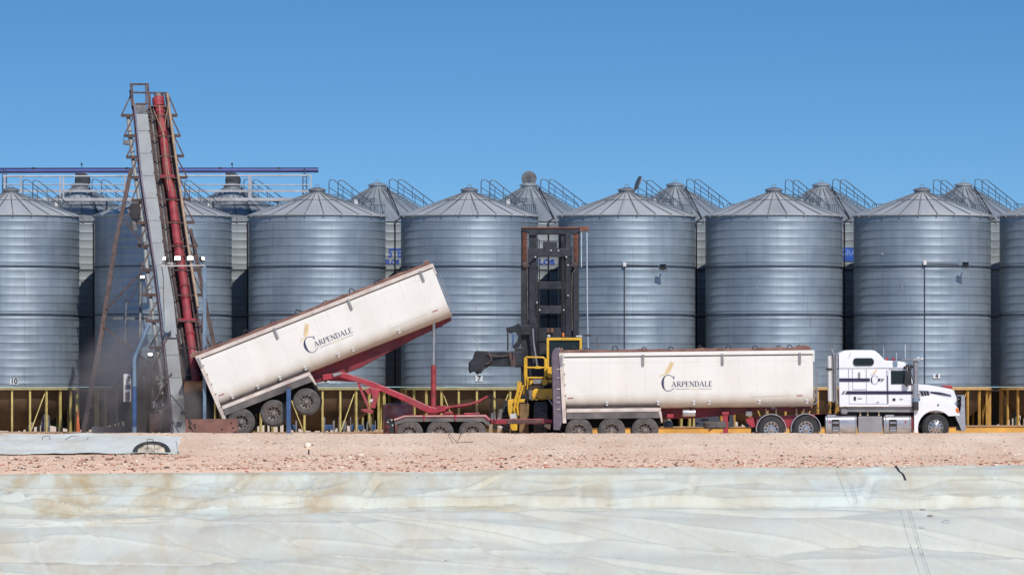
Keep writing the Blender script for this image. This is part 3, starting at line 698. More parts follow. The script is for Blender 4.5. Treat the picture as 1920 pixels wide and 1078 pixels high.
# discs on the roofs
b=MB(); c=at(992,335,YB_-.1); r=14.2/F*YB_
b.lathe([(.001,-.05),(r*.9,-.045),(r,-.02),(r,.03),(.001,.06)],c,'y',32)
o=thing('roof_disc','round grey metal disc standing upright on the rear silo behind the mast','hatch lid',at(992,352,YB_)); b.build('disc','dim',o,smooth=30)
b=MB(); b.tube([at(992,352,YB_-.1),at(993,343,YB_-.22),at(993,338,YB_-.2)],.035,6); b.build('bracket','rail',o)
for k in (-5,0,5):
    pass
o=thing('hatch_lid','thin dark hatch lid tipped open on edge above the floodlit silo roof','hatch lid',at(1193,357,YF_)); 
b=MB(); c=at(1196,343,YF_); b.lathe([(.001,-.02),(.31,-.02),(.31,.03),(.001,.05)],(0,0,0),'x',28)
mt_=Matrix.Rotation(R(22),4,'Y')@Matrix.Rotation(R(14),4,'Z'); b.v=[mt_@v+c for v in b.v]; b.build('lid','dim',o,smooth=30)
b=MB(); b.tube([at(1191,358,YF_),at(1195,350,YF_)],.02,6); b.build('hinge','rail',o)

# plinth beam along the silo feet
b=MB(); pts=[(-80,813),(-80,799)] 
def zb(px): return zat(interp([(-80,811),(600,812),(1000,804),(1240,801.5),(2000,799)],px),210.9)
N=40; vs=[]
for i in range(N+1):
    px=-120+i*(2200)/N; x=(px-960)/F*210.9; zt=zb(px)
    for y in (210.9,211.1):
        vs+= [(x,y,-.4),(x,y,zt)]
fs=[]
for i in range(N):
    o_=i*4; q=o_+4; fs+=[(o_,q,q+1,o_+1),(o_+2,o_+3,q+3,q+2),(o_+1,q+1,q+3,o_+3)]
b.add(vs,fs)
o=b.build('plinth_beam','beam'); tag(o,'long ochre steel beam along the ground at the feet of the silos','beam')
b=MB(); vs=[]
for i in range(N+1):
    px=-120+i*(2200)/N; x=(px-960)/F*210.9; zt=zb(px)
    for z in (zt+.004,zt+.05): 
        vs+=[(x,210.84,z),(x,211.3,z)]
fs=[]
for i in range(N):
    o_=i*4; q=o_+4; fs+=[(o_,q,q+2,o_+2),(o_+2,q+2,q+3,o_+3),(o_+1,o_+3,q+3,q+1),(o_,o_+1,q+1,q)]
b.add(vs,fs); b.build('beam_cap','tan',o)

# conduits and floodlights on the silos
def flood(px,py,root_label,group=None):
    Yq=210.95; o=thing('floodlight',root_label,'floodlight',at(px,py,Yq),group=group)
    b=MB(); c=at(px,py,Yq); b.box(c+Vector((-.13,-.16,-.09)),c+Vector((.13,.0,.09))); mt=Matrix.Rotation(R(-28),4,'X'); b.v=[mt@(v-c)+c for v in b.v]
    b.build('lamp_head','black',o,bevel=.02)
    b=MB(); b.box(c+Vector((-.11,-.166,-.07)),c+Vector((.11,-.158,.07))); b.v=[mt@(v-c)+c for v in b.v]; b.build('lens','glass',o)
    b=MB(); b.tube([c+Vector((0,-.05,-.1)),c+Vector((0,.35,-.04))],.03,6); b.tube([c+Vector((-.14,0,0)),c+Vector((-.14,0,-.13)),c+Vector((.14,0,-.13)),c+Vector((.14,0,0))],.014,6); b.build('bracket','rail',o)
flood(1243,502,'small black floodlight on the silo wall just right of the handler mast','black floodlights on silo walls')
flood(1810,498,'small black floodlight on the silo wall numbered 4','black floodlights on silo walls')
def conduit(root,pts,bx):
    b=MB(); 
    cx=root.location.x; P=[]
    for (a,c) in zip(pts,pts[1:]):
        for k in range(10):
            px=a[0]+(c[0]-a[0])*k/10; py=a[1]+(c[1]-a[1])*k/10
            x=(px-960)/F*211.6; dx=max(-RS,min(RS,x-cx)); y=YF_-math.sqrt(max(0,(RS+.06)**2-dx*dx)); P.append(at(px,py,y))
    b.tube(P,.015,6); c=b.build('conduit','wire',root)
    x=(bx[0]-960)/F*211.6; dx=x-cx; y=YF_-math.sqrt((RS+.08)**2-dx*dx); p=at(bx[0],bx[1],y)
    b=MB(); b.box(p+Vector((-.07,-.08,-.09)),p+Vector((.07,.04,.09))); b.build('junction_box','box',root,bevel=.02)
conduit(FS[4],[(1171,660),(1171,497),(1240,498.5)],(1171,496)); conduit(FS[6],[(1734,722),(1734,494),(1805,496)],(1734,493))
# blue overhead pipe and gantry walkway, upper left
def gantry():
    Yp=219.0
    t=thing('overhead_pipe','long glossy blue conveyor pipe running over the left silos','pipe',at(280,330,Yp))
    b=MB(); b.tube([at(-60,321,Yp),at(597,319.5,Yp)],4.6/F*Yp,20); b.build('pipe','pipeblue',t,smooth=40)
    b=MB(); b.tube([at(-60,315.8,Yp),at(597,315.2,Yp)],.02,6)
    for x in (60,235,410,520): b.box(at(x,317,Yp-.1),at(x+6,314.2,Yp+.1))
    b.build('cable_tray','wire',t)
    w=thing('gantry_walkway','long steel walkway with pale handrails above the left silos','walkway',at(280,380,Yp))
    Y0=217.6
    b=MB(); b.box(at(5,377,Y0),at(590,372.5,Y0+.8)); b.build('walkway_floor','railw',w)
    b=MB(); b.tube([at(5,331,Y0),at(584,329.5,Y0)],.036,8); b.build('top_rail','railw',w,smooth=50)
    b=MB(); b.tube([at(5,346,Y0),at(584,347,Y0)],.024,8); b.build('mid_rail','railw',w,smooth=50)
    b=MB(); b.box(at(5,360,Y0),at(584,356.5,Y0+.05)); b.build('toe_board','railw',w)
    for x in (9,39,113,119,234,334,467,470,583):
        m=MB(); m.bar(at(x,376,Y0),at(x,329,Y0),.06,.06); m.build('rail_post','railw',w)
    for x in (8,571):
        m=MB(); q=at(x,360,Y0+.4)
        m.bar(at(x-3,382,Y0+.4),at(x-3,326,Y0+.4),.05); m.bar(at(x+4,382,Y0+.4),at(x+4,326,Y0+.4),.05)
        for k in range(6): m.bar(at(x-3,330+k*8,Y0+.4),at(x+4,330+k*8+4,Y0+.4),.03)
        m.tube([at(x,326,Y0+.6),at(x,316,Y0+1.3)],.03,6)
        m.build('pipe_support','rail',w)
    for x in (60,200,300,400,520): 
        m=MB(); m.bar(at(x,376,Y0+.4),at(x,425,Y0+.4),.07); m.build('support_leg','rail',w)
    for c0 in (150,435):
        m=MB()
        for (dy,ra) in ((0,1.9),(9,2.25)):
            pts=[]
            cc=at(c0,381+dy*1.0,YB_)
            for k in range(13):
                a=R(-30+k*10-90+20); pts.append(Vector((cc.x+ra*math.cos(a),YB_+ra*math.sin(a),cc.z+.05)))
            m.tube(pts,.025,6)
        bsi=BS[0] if c0==150 else BS[1]
        m.build('roof_guard_rail','rail',bsi)
gantry()
# things standing in the shade under the silos
rnd=random.Random(5)
def under(name,px,py,Y,w,h,mt,label,cat,grp=None):
    t=thing(name,label,cat,at(px,py,Y),group=grp)
    b=MB(); W=w/F*Y; Hh=h/F*Y; p=at(px,py,Y)
    b.prism([(p.x-W/2,p.z-.3),(p.x+W/2,p.z-.3),(p.x+W*.45,p.z+Hh*.8),(p.x+W*.15,p.z+Hh),(p.x-W*.3,p.z+Hh*.85),(p.x-W/2,p.z+Hh*.4)],Y,Y+.6); b.build('cover',mt,t,bevel=.05)
    b=MB(); b.box(at(px-w*.4,py+6,Y-.05),at(px-w*.3,py-h*.2,Y-.01)); b.box(at(px+w*.3,py+6,Y-.05),at(px+w*.4,py-h*.2,Y-.01)); b.build('support','wire',t)
for i,(px,w,h) in enumerate([(84,16,34),(57,10,18),(645,9,22),(660,7,16),(690,8,20)]):
    under('covered_machine',px,808,212.2,w,h,'clutter',['grey rounded machine under silo 10, the bigger one','low grey machine under silo 10, left of the rounded one','grey covered box between the legs of silo 8','narrow grey item between the legs of silo 8','grey item under silo 8 right of the blue frames'][i],'machine','grey covered things under the silos')
for i,(px,w) in enumerate([(617,24),(640,12),(662,12),(676,14),(700,10),(548,20)]):
    t=thing('blue_trolley',['wide blue machine frame under silo 8, behind the tipped trailer front','blue upright frame under silo 8, second of the group','blue upright frame under silo 8, third of the group','blue upright frame under silo 8 by the landing foot','last blue frame under silo 8, beside the rusty tank','blue machine frame low behind the tipped trailer wheels'][i],'machine frame',at(px,811,211.9),group='blue machine frames under silo 8')
    b=MB(); b.box(at(px-w/2,806,211.9),at(px+w/2,796,212.2)); b.build('panel','blue',t,bevel=.02)
    b=MB(); b.box(at(px-w*.45,816,211.85),at(px-w*.3,782,211.95)); b.box(at(px+w*.3,816,211.85),at(px+w*.45,788,211.95)); b.build('upright','clutter',t)
M['drape']=mat('orange_plastic',(.50,.12,.035),.6,0,.4,9)
b=MB(); b.lathe([(.04,0),(.10,.02),(.07,.45),(.05,.7),(.02,.95)],at(146,812,211.2),'z',10); tag(b.build('orange_drape','drape',smooth=50),'bright orange plastic bundle hanging by the legs between the two left silos','plastic bundle')
# ------------------------------------------------------------------ vehicles (built in their own frame, then placed)
U=1/48.3
def yg(px): return 836-(px-825)*.0115
SL=math.atan(.0115)
def place(root,X0,Y=200.0,extra=0):
    Yn=Y-1.25
    p=at(X0,yg(X0),Yn); root.location=(p.x,Y,p.z); root.rotation_euler=(0,-SL-extra,0)
_wm={}
def wheel_mesh(kind):
    if kind in _wm: return _wm[kind]
    ro=.515; W=.60 if kind!='steer' else .32
    rub='rubberk' if kind in('steer','drive') else 'rubber'
    b=MB()
    b.lathe([(.285,.04),(.30,.0),(.36,-.012),(.46,.004),(.500,.03),(ro,.06),(ro,.24),(.49,.275),(.40,.285),(.40,.315),(.49,.325),(ro,.36),(ro,W-.06),(.49,W-.02),(.36,W),(.3,W)] if W>.5 else
            [(.285,.03),(.30,.0),(.36,-.012),(.46,.004),(.500,.03),(ro,.06),(ro,W-.06),(.49,W-.02),(.36,W),(.3,W)],(0,0,0),'y',64)
    for r_ in (.33,.44): b.lathe([(r_,-.008),(r_+.006,-.016),(r_+.012,-.008)],(0,0,0),'y',64)
    for i in range(48):      # tread blocks
        a=2*math.pi*i/48
        for y0,y1 in (((.05,.14),(.16,.25)) if W>.5 else ((.05,.15),(.17,.27))):
            q=MB(); q.box((ro-.01,y0,-.022),(ro+.012,y1,.022)); mt=Matrix.Rotation(-a,4,'Y'); b.add([mt@v for v in q.v],q.f)
    tyre=b.build('wheel',rub,local=True,smooth=35)
    b=MB()
    metal='chrome' if kind in('steer','drive') else 'rim'
    if kind=='steer':
        b.lathe([(.29,.03),(.295,-.005),(.285,-.012),(.265,.0),(.25,.03),(.19,.0),(.15,-.03),(.11,-.05),(.10,-.10),(.07,-.13),(.001,-.14)],(0,0,0),'y',40)
        hr=.225; hd=.01
    else:
        b.lathe([(.29,.03),(.295,-.005),(.285,-.012),(.27,.0),(.26,.05),(.25,.12),(.16,.135),(.10,.13),(.095,.04),(.08,.01),(.001,.0)],(0,0,0),'y',40)
        hr=.205; hd=.118
    for i in range(10):
        a=2*math.pi*(i+.5)/10
        b.lathe([(.036,0),(.001,-.001)],(hr*math.cos(a),hd-.004,hr*math.sin(a)),'y',10,m=1)
        a=2*math.pi*i/10
        b.tube([(.135*math.cos(a),hd-(.04 if kind=='steer' else 0),.135*math.sin(a)),(.135*math.cos(a),hd-(.075 if kind=='steer' else .045),.135*math.sin(a))],.014,6)
    rim=b.build('rim',[metal,'dark'],tyre,local=True,smooth=35)
    _wm[kind]=(tyre,rim,[0]); return _wm[kind]
def wheel(root,x,z,yface,kind,far=True):
    ty,rm,used=wheel_mesh(kind)
    for side in ((-1,1) if far else (-1,)):
        if used[0]==0: o=ty; r_=rm
        else:
            o=ty.copy(); COL.objects.link(o); r_=rm.copy(); COL.objects.link(r_); r_.parent=o
        used[0]+=1
        o.parent=root; o.location=(x,yface*-side if side>0 else yface,z)
        o.rotation_euler=(0,random.uniform(0,6),0) if side<0 else (0,random.uniform(0,6),math.pi)
        if side>0: o.location=(x,-yface,z)
def strokes(root_parent,mt,x0,z0,h,y):
    """serif lettering ARPENDALE drawn as strokes, each glyph built from bars"""
    G={'A':([(0,0,.42,1,.055),(.40,1,.80,0,.14),(.18,.34,.62,.34,.05),(-.1,.02,.18,.02,.045),(.60,.02,.98,.02,.045)],1.0),
       'R':([(.14,0,.14,1,.14),(.0,.02,.32,.02,.045),(0,.98,.5,.98,.05),(.5,.98,.66,.86,.07),(.66,.86,.66,.66,.12),(.66,.66,.5,.53,.07),(.5,.52,.14,.52,.05),(.42,.5,.80,.02,.13),(.72,.02,.94,.02,.045)],.92),
       'P':([(.14,0,.14,1,.14),(.0,.02,.32,.02,.045),(0,.98,.5,.98,.05),(.5,.98,.68,.86,.07),(.68,.86,.68,.64,.12),(.68,.64,.5,.49,.07),(.5,.48,.14,.48,.05)],.76),
       'E':([(.14,0,.14,1,.14),(0,.02,.68,.02,.05),(0,.98,.64,.98,.05),(.14,.52,.5,.52,.05),(.66,.0,.70,.24,.045),(.62,1,.62,.80,.045),(.5,.42,.5,.62,.04)],.80),
       'N':([(.12,0,.12,1,.055),(.10,1,.80,0,.14),(.80,0,.80,1,.055),(-.02,.02,.26,.02,.045),(-.06,.98,.2,.98,.045),(.66,.98,.94,.98,.045)],.98),
       'D':([(.14,0,.14,1,.14),(0,.02,.45,.02,.05),(0,.98,.45,.98,.05),(.45,.98,.70,.85,.07),(.70,.85,.80,.5,.13),(.80,.5,.70,.15,.13),(.70,.15,.45,.02,.07)],.96),
       'L':([(.14,0,.14,1,.14),(0,.02,.66,.02,.05),(0,.98,.32,.98,.045),(.64,0,.68,.26,.045)],.74)}
    b=MB(); x=x0
    for ch in 'ARPENDALE':
        st_,adv=G[ch]
        for i,(ax,az,cx,cz,w) in enumerate(st_):
            p=Vector((x+ax*h*.92,0,z0+az*h)); q=Vector((x+cx*h*.92,0,z0+cz*h)); d=(q-p).normalized(); n=Vector((-d.z,0,d.x))*w*h*.62
            yy=y-.0004*i
            vs=[p-n,q-n,q+n,p+n]; b.add([(v.x,yy,v.z) for v in vs],[(0,1,2,3)])
        x+=adv*h*.985
    return b.build('lettering',mt,root_parent,local=True), x
def big_c(parent,mt,cx,cz,h,y,name='lettering'):
    b=MB(); n=28; vs=[]
    for i in range(n+1):
        a=R(42+ (318-42)*i/n)
        ro=(h*.42,h*.5); th=h*(.03+.115*max(0,-math.cos(a))**1.2)
        vs.append((cx+ro[0]*math.cos(a),y,cz+ro[1]*math.sin(a))); vs.append((cx+(ro[0]-th)*math.cos(a)+.0,y,cz+(ro[1]-h*.035)*math.sin(a)))
    b.add(vs,[(2*i,2*i+1,2*i+3,2*i+2) for i in range(n)])
    x=cx+h*.42*math.cos(R(42)); z=cz+h*.5*math.sin(R(42))
    b.add([(x-h*.02,y-.001,z-h*.10),(x+h*.05,y-.001,z-h*.10),(x+h*.05,y-.001,z+h*.12),(x+h*.02,y-.001,z+h*.12)],[(0,1,2,3)])
    z=cz-h*.5*math.sin(R(42)); b.add([(x-h*.02,y-.001,z-h*.04),(x+h*.05,y-.001,z+h*.02),(x+h*.03,y-.001,z+h*.06)],[(0,1,2)])
    return b.build(name,mt,parent,local=True)
def wheat(parent,x0,z0,x1,z1,y,w,name='wheat_emblem'):
    b=MB(); a=Vector((x0,0,z0)); c=Vector((x1,0,z1)); d=(c-a); L_=d.length; d.normalize(); n=Vector((-d.z,0,d.x))
    def quad(p,q,wd,k): 
        e=(q-p).normalized(); m_=Vector((-e.z,0,e.x))*wd; mid=p+(q-p)*.45
        b.add([(v.x,y-.0003*k,v.z) for v in (p,mid-m_,q,mid+m_)],[(0,1,2,3)])
    for i in range(9):
        t=.28+.68*i/9; p=a+d*L_*t
        for s in (-1,1): quad(p,p+d*L_*.20+n*s*w*(1-.4*t)*1.0,w*.24,i)
        quad(p+d*L_*.02,p+d*L_*.13,w*.2,i+9)
    st=n*w*.10; b.add([(v.x,y,v.z) for v in (a-st,a+d*L_*.5-st,a+d*L_*.5+st,a+st)],[(0,1,2,3)])
    # a leaf sweeping down to the left
    q=a+d*L_*.30; b.add([(v.x,y-.004,v.z) for v in (q,a+n*w*1.3+d*L_*.12,a+n*w*1.6-d*L_*.12,a+n*w*.9+d*L_*.10)],[(0,1,2,3)])
    return b.build(name,'gold',parent,local=True)

def trailer(root,tipped):
    t=lambda u,z:(u*U,z*U)
    Lb=478
    # body: side wall with rolled-under bottom
    sec=[(-1.25,171),(-1.25,90),(-1.235,84),(-1.19,78),(-1.10,72.5),(-.98,68.5),(-.82,66),(.82,66),(.98,68.5),(1.10,72.5),(1.19,78),(1.235,84),(1.25,90),(1.25,171)]
    b=MB(); n=len(sec); cols=[3,60,110,165,218,270,330,390,440,Lb]
    vs=[]
    for u in cols:
        for y,z in sec:
            uu=u
            if u==3: uu=4-(z-171)*.035
            vs.append((uu*U,y,z*U))
    fs=[(i*n+j,i*n+(j+1)%n,(i+1)*n+(j+1)%n,(i+1)*n+j) for i in range(len(cols)-1) for j in range(n)]
    fs+= [tuple(range(n-1,-1,-1)), tuple(range((len(cols)-1)*n,len(cols)*n))]
    b.add(vs,fs); body=b.build('body','white',root,local=True,smooth=35)
    # top rail, end frame, seams
    b=MB(); b.box((2*U,-1.285,164.5*U),((Lb+2)*U,-1.25,171.5*U)); b.box((2*U,1.25,164.5*U),((Lb+2)*U,1.285,171.5*U)); b.box((Lb*U,-1.28,150*U),((Lb+3)*U,-1.2,171*U))
    b.build('top_rail','whitetrim' if tipped else 'white',body,local=True,bevel=.012)
    b=MB(); b.box((4*U,-1.258,162.3*U),(Lb*U,-1.2,164*U)); b.build('rail_gap','line' if 0 else 'wire',body,local=True)
    b=MB()
    b.prism([(2.5*U,171*U),(10.5*U,171*U),(14.5*U,40*U),(7.5*U,40*U)],-1.30,-1.23); b.build('rear_post','whitetrim',body,local=True,bevel=.012)
    b=MB(); b.prism([(2.5*U,171*U),(10.5*U,171*U),(14.5*U,40*U),(7.5*U,40*U)],1.23,1.30); b.build('rear_post','whitetrim',body,local=True,bevel=.012)
    b=MB()
    for k,z in enumerate((150,132,112,92,66,52)): b.tube([((10.6+(171-z)*.035)*U,-1.33,z*U),((10.6+(171-z)*.035)*U,-1.26,z*U)],.022,8)
    b.build('bolt','wire',body,local=True)
    b=MB()
    for u in (62,95,128,163,199,236,262,300,338,372,408,440): b.box((u*U,-1.2535,92*U),(u*U+.012,-1.24,162*U))
    b.box((16*U,-1.2535,152*U),(440*U,-1.24,152*U+.010)); b.box((16*U,-1.2535,90*U),(Lb*U,-1.24,90*U+.010))
    b.build('panel_seam','line',body,local=True)
    b=MB(); P=[(440,152),(462,152),(466,148),(466,142),(440,88),(362,86)]
    b.tube([(u*U,-1.252,z*U) for u,z in P],.008,4); b.build('access_outline','line',body,local=True)
    for u in (4,157,306,451):
        b=MB(); b.box(((u)*U,-1.315,146*U),((u+4.6)*U,-1.255,167*U)); b.build('tarp_latch','alloyd',body,local=True,bevel=.01)
    for u in ((40,91,136,187,254,283,376) if tipped else (91,187,254,283,377,466)):
        b=MB(); b.box(((u-2)*U,-1.25,72*U),((u+2)*U,-1.14,75*U)); b.box(((u-2.6)*U,-1.27,76.5*U),((u+2.6)*U,-1.19,79.5*U)); b.build('side_clip','box' ,body,local=True,bevel=.01)
    for u in (17,447):
        b=MB(); b.box((u*U,-1.254,86*U),((u+11)*U,-1.24,87.6*U)); b.build('small_marking','red',body,local=True)
    # emblem and lettering
    ox=6 if tipped else 0
    big_c(body,'logo',(206.5+ox)*U,113*U,31*U,-1.2575)
    strokes(body,'logo',(213+ox)*U,106*U,9.8*U,-1.2585)
    b=MB(); b.box(((220+ox)*U,-1.2565,101.3*U),((246+ox)*U,-1.2535,101.9*U)); b.box(((264+ox)*U,-1.2565,101.3*U),((288+ox)*U,-1.2535,101.9*U)); b.build('underline','logo',body,local=True)
    m_=text_mb('GROUP',.085,xs=1.2); m_.v=[Vector((v.x+(255+ox)*U,-1.2565,v.z+101.3*U)) for v in m_.v]; m_.build('small_lettering','gold',body,local=True)
    wheat(body,(198+ox)*U,122*U,(214+ox)*U,151*U,-1.2575,5.6*U)
    # rolled tarp, end caps, hoops
    b=MB(); zz=172.5
    b.tube([(12*U,-1.12,(zz+1.2)*U)]+[(u*U,-1.12+.02*math.sin(u),(zz+1.1+.7*math.sin(u*.05)+(.8*math.sin(u*.17)))*U) for u in range(30,470,16)]+[(470*U,-1.12,zz*U)],.075,10)
    b.box((8*U,-1.22,168*U),((Lb-2)*U,1.22,172.5*U))
    tr=b.build('roof_tarp','brown',root,local=True,smooth=60)
    for (ua,ub,du) in ((-2 if not tipped else -6,12,0),(Lb-34 if not tipped else Lb-14,Lb-2,0)):
        b=MB(); k=12; vs=[]
        for i in range(k+1):
            a=math.pi*i/k
            for y in (-1.2,1.2):
                vs.append(((ua+ub)/2*U-(ub-ua)/2*U*math.cos(a),y,(171+10*math.sin(a)**.8)*U))
        fs=[(2*i,2*i+1,2*i+3,2*i+2) for i in range(k)]+[tuple(range(0,2*k+2,2)),tuple(range(2*k+1,-1,-2))]
        b.add(vs,fs); b.build('tarp_end_cap','brown' if not tipped else 'brown',tr,local=True,smooth=50)
        b=MB()
        for i in (2,5,8): 
            a=math.pi*i/k
            x=(ua+ub)/2*U-(ub-ua)/2*U*math.cos(a); z=(171+10.4*math.sin(a)**.8)*U
            b.bar((x,-1.21,z),(x,1.21,z),.03,.02)
        b.build('cap_rib','whitetrim',tr,local=True)
    for i,u in enumerate((25,49,102,157,207,262,315,365,409,430)):
        b=MB(); r_=random.Random(i+(50 if tipped else 0)); k=r_.uniform(.75,1.15); 
        b.tube([(u*U,-1.15,173*U),((u+1)*U,-1.15,(173+6.5*k)*U),((u+4)*U,-1.15,(173+9.5*k)*U),((u+8)*U,-1.1,(173+8*k)*U),((u+13)*U,-1.0,173.5*U)],.020,6)
        b.build('tarp_hoop','wire',tr,local=True,smooth=60)
    # chassis
    b=MB()
    prof=[(192,68),(476,70),(476,58),(420,57),(380,60) ,(330,52),(250,46),(192,46)] if not tipped else [(192,68),(476,70),(474,60),(440,56),(400,54),(330,46),(280,40),(215,40),(192,44)]
    b.prism([(u*U,z*U) for u,z in prof],-.50,-.42); b.prism([(u*U,z*U) for u,z in prof],.42,.50)
    for u in (205,250,300,350,400,450): b.box((u*U,-.42,56*U),((u+4)*U,.42,66*U))
    ch=b.build('chassis','chassis',root,local=True)
    b=MB(); b.box((20*U,-.55,30*U),(192*U,.55,62*U)); b.build('bogie_frame','dark',root,local=True)
    # guards over the bogie
    b=MB(); b.box((14*U,-1.27,60*U),(192*U,-.6,67*U)); b.prism([(187*U,60*U),(193*U,60*U),(195*U,40*U),(193*U,38*U)],-1.26,-.7)
    g_=b.build('mudguard','whitetrim',root,local=True,bevel=.02)
    b=MB(); b.box((15*U,-1.24,48*U),(190*U,-.62,60*U)); b.build('guard_skirt','guard',g_,local=True)
    b=MB(); b.box((14*U,-1.262,67*U),(190*U,-1.0,69.5*U)); b.build('guard_rail','steel',g_,local=True)
    zs=(25,25,25) if not tipped else (25.8,18.6,16.5)
    us=(38,99.5,162) if not tipped else (38.4,101,166)
    for u,z in zip(us,zs):
        wheel(root,u*U,z*U,-1.24,'trailer')
        b=MB(); b.tube([(u*U,-.9,z*U),(u*U,.9,z*U)],.07,8); b.tube([(u*U,-.75,z*U),((u-12)*U,-.5,45*U)],.05,6); b.build('axle','dark',root,local=True)
    # nose ladder
    b=MB()
    for y in (-1.05,-.65):
        b.tube([((Lb+1)*U,y,146*U),((Lb+8)*U,y,146*U),((Lb+8)*U,y,74*U),((Lb+1)*U,y,70*U)],.020,6)
        b.tube([((Lb+3.5)*U,y,142*U),((Lb+3.5)*U,y,76*U)],.016,6)
    for k in range(7): b.tube([((Lb+8)*U,-1.05,(78+k*10.5)*U),((Lb+8)*U,-.65,(78+k*10.5)*U)],.016,6)
    b.build('nose_ladder','alloy',root,local=True)
    return body

# ---- level trailer
lv=thing('grain_trailer','white tipping grain trailer standing level, coupled to the white truck','trailer',group='long white tipping grain trailers')
bd=trailer(lv,False); place(lv,1048)
def gz(px): return yg(px)
def Q(px,py,X0=1048): return ((px-X0)*U,(yg(px)-py)*U)
def lbox(root,name,mt,x0,y0,x1,y1,ya,yb,X0=1048,bevel=0):
    a=Q(x0,y0,X0); c=Q(x1,y1,X0); b=MB(); b.box((a[0],ya,a[1]),(c[0],yb,c[1])); return b.build(name,mt,root,local=True,bevel=bevel)
# tailgate, hanging dark door at the rear
b=MB(); P=[Q(*p) for p in ((1052,652),(1043,652),(1038,658),(1036,668),(1037,700),(1038,760),(1038,806),(1050,806),(1058,780),(1054,700))]
b.prism(P,-1.22,1.22); tg=b.build('tailgate','belted',lv,local=True,bevel=.02)
b=MB()
for py in (693,709,730,746,755,768): b.box((Q(1045,py)[0],-1.26,Q(1045,py)[1]),(Q(1051,py)[0],-1.22,Q(1051,py-1.5)[1]))
b.build('latch','whitetrim',tg,local=True)
# landing leg, spare wheel, tanks, boxes
b=MB(); b.box((*[Q(1357,773)[0]],-.95,Q(1357,773)[1]),(Q(1366,773)[0],-.75,Q(1366,812)[1])); b.box((Q(1355,772)[0],-.98,Q(1357,772)[1]),(Q(1368,773)[0],-.4,Q(1357,778)[1]))
b.bar((Q(1358,789)[0],-.85,Q(1358,789)[1]),(Q(1330,808)[0],-.6,Q(1330,808)[1]),.06,.06); b.box((Q(1352,810)[0],-1.0,Q(1357,811)[1]),(Q(1370,773)[0],-.7,Q(1366,815)[1]))
b.build('landing_leg','red',lv,local=True,bevel=.01)
b=MB(); x,z=Q(1345,797); b.lathe([(.25,-.13),(.3,-.15),(.46,-.14),(.515,-.08),(.515,.08),(.46,.14),(.3,.15),(.25,.13)],(x,-.6,z),'z',40,capa=True,capb=True); b.build('spare_wheel','rubber',lv,local=True,smooth=40)
b=MB(); x,z=Q(1293,774); b.lathe([(.001,-.27),(.1,-.265),(.135,-.24),(.14,-.2),(.14,.2),(.135,.24),(.1,.265),(.001,.27)],(x,-.9,z),'x',24); 
for dx in (-.17,.17): b.lathe([(.146,dx-.02),(.146,dx+.02)],(x,-.9,z),'x',24)
b.build('air_tank','alloy',lv,local=True,smooth=40)
lbox(lv,'small_red_box','red',1252,776,1264,783,-.9,-.6); lbox(lv,'small_grey_box','clutter',1400,770,1412,780,-.8,-.5,bevel=.02)
lbox(lv,'info_plate','alloyd',1448,760,1456,766,-.56,-.52); lbox(lv,'info_plate','alloyd',1483,757,1494,763,-.56,-.52)
# small things on the ground behind the trailer
o=thing('paper_sacks','white printed sheets leaning beneath the level trailer, beside its red landing leg','sheet',at(1330,800,203.5)); 
b=MB(); b.pp([(1303,800),(1303,783),(1318,781),(1347,779),(1349,786),(1352,800)],203.5,203.6); b.build('sheet','sign',o)
b=MB(); b.pp([(1314,785.5),(1329,785),(1329,788),(1314,788.5)],203.49,203.5); b.pp([(1305.5,792),(1309,792),(1309,796),(1305.5,796)],203.49,203.5); b.build('printed_label','navy',o)
b=MB(); b.pp([(1367,800),(1368,778),(1375,775),(1376,800)],203.5,203.6); tag(b.build('white_panel','sign'),'narrow white panel standing right of the red landing leg','panel')
for i,(px,w,h,l) in enumerate(((1253,18,14,'low grey rounded bag behind the trailer wheels, on the yellow beam'),(1404,12,12,'grey bag between the landing leg and the truck drive wheels'))):
    b=MB(); b.lathe([(w/2/F*204,0),(w/2.1/F*204,h*.5/F*204),(w/3/F*204,h*.9/F*204),(.01,h/F*204)],at(px,801,204.0),'z',14); tag(b.build('grey_bag','clutter',smooth=60),l,'bag')

# ---- tipped trailer
tp=thing('grain_trailer','white tipping grain trailer raised steeply, its rear at the conveyor tower','trailer',group='long white tipping grain trailers')
bd2=trailer(tp,True)
TH=R(21.4); p=at(426,828.9,198.75); tp.location=(p.x,200.0,p.z); tp.rotation_euler=(0,-TH,0)
Ct,St=math.cos(TH),math.sin(TH)
def QT(px,py):
    dx=(px-426)*U; dz=(828.9-py)*U
    return (dx*Ct+dz*St,-dx*St+dz*Ct)
def tprism(pts,ya,yb,name,mt,parent=tp,bevel=0):
    b=MB(); b.prism([QT(*p) for p in pts],ya,yb); return b.build(name,mt,parent,local=True,bevel=bevel)
sub=tprism([(603,702),(640,697),(700,716),(760,741),(806,762),(818,765),(833,760),(840,764),(832,771),(812,776),(800,774),(754,751),(706,730),(668,716),(636,707),(604,713)],-.62,-.44,'tow_frame','red',bevel=.02)
b=MB(); b.prism([QT(*p) for p in [(603,702),(640,697),(700,716),(760,741),(806,762),(833,760),(840,764),(832,771),(812,776),(754,751),(706,730),(668,716),(604,713)]],.44,.62); b.build('frame_rail','red',sub,local=True)
leg_=tprism([(692,726),(712,730),(708,745),(703,765),(692,766),(697,744)],-.66,-.40,'landing_leg','red',bevel=.02)
tprism([(676,767),(690,766),(699,770),(698,775),(686,773),(677,770)],-.8,-.3,'foot','red',leg_,.01)
b=MB(); a=QT(670,717); c=QT(690,763); b.bar((a[0],-.54,a[1]),(c[0],-.54,c[1]),.10,.08); b.build('brace','red',leg_,local=True)
tprism([(683,732),(692,727),(696,734),(690,740)],-.6,-.5,'gearbox','red',leg_)
tprism([(694,748),(699,748),(697,753),(692,753)],-.67,-.66,'label_plate','sign',leg_)
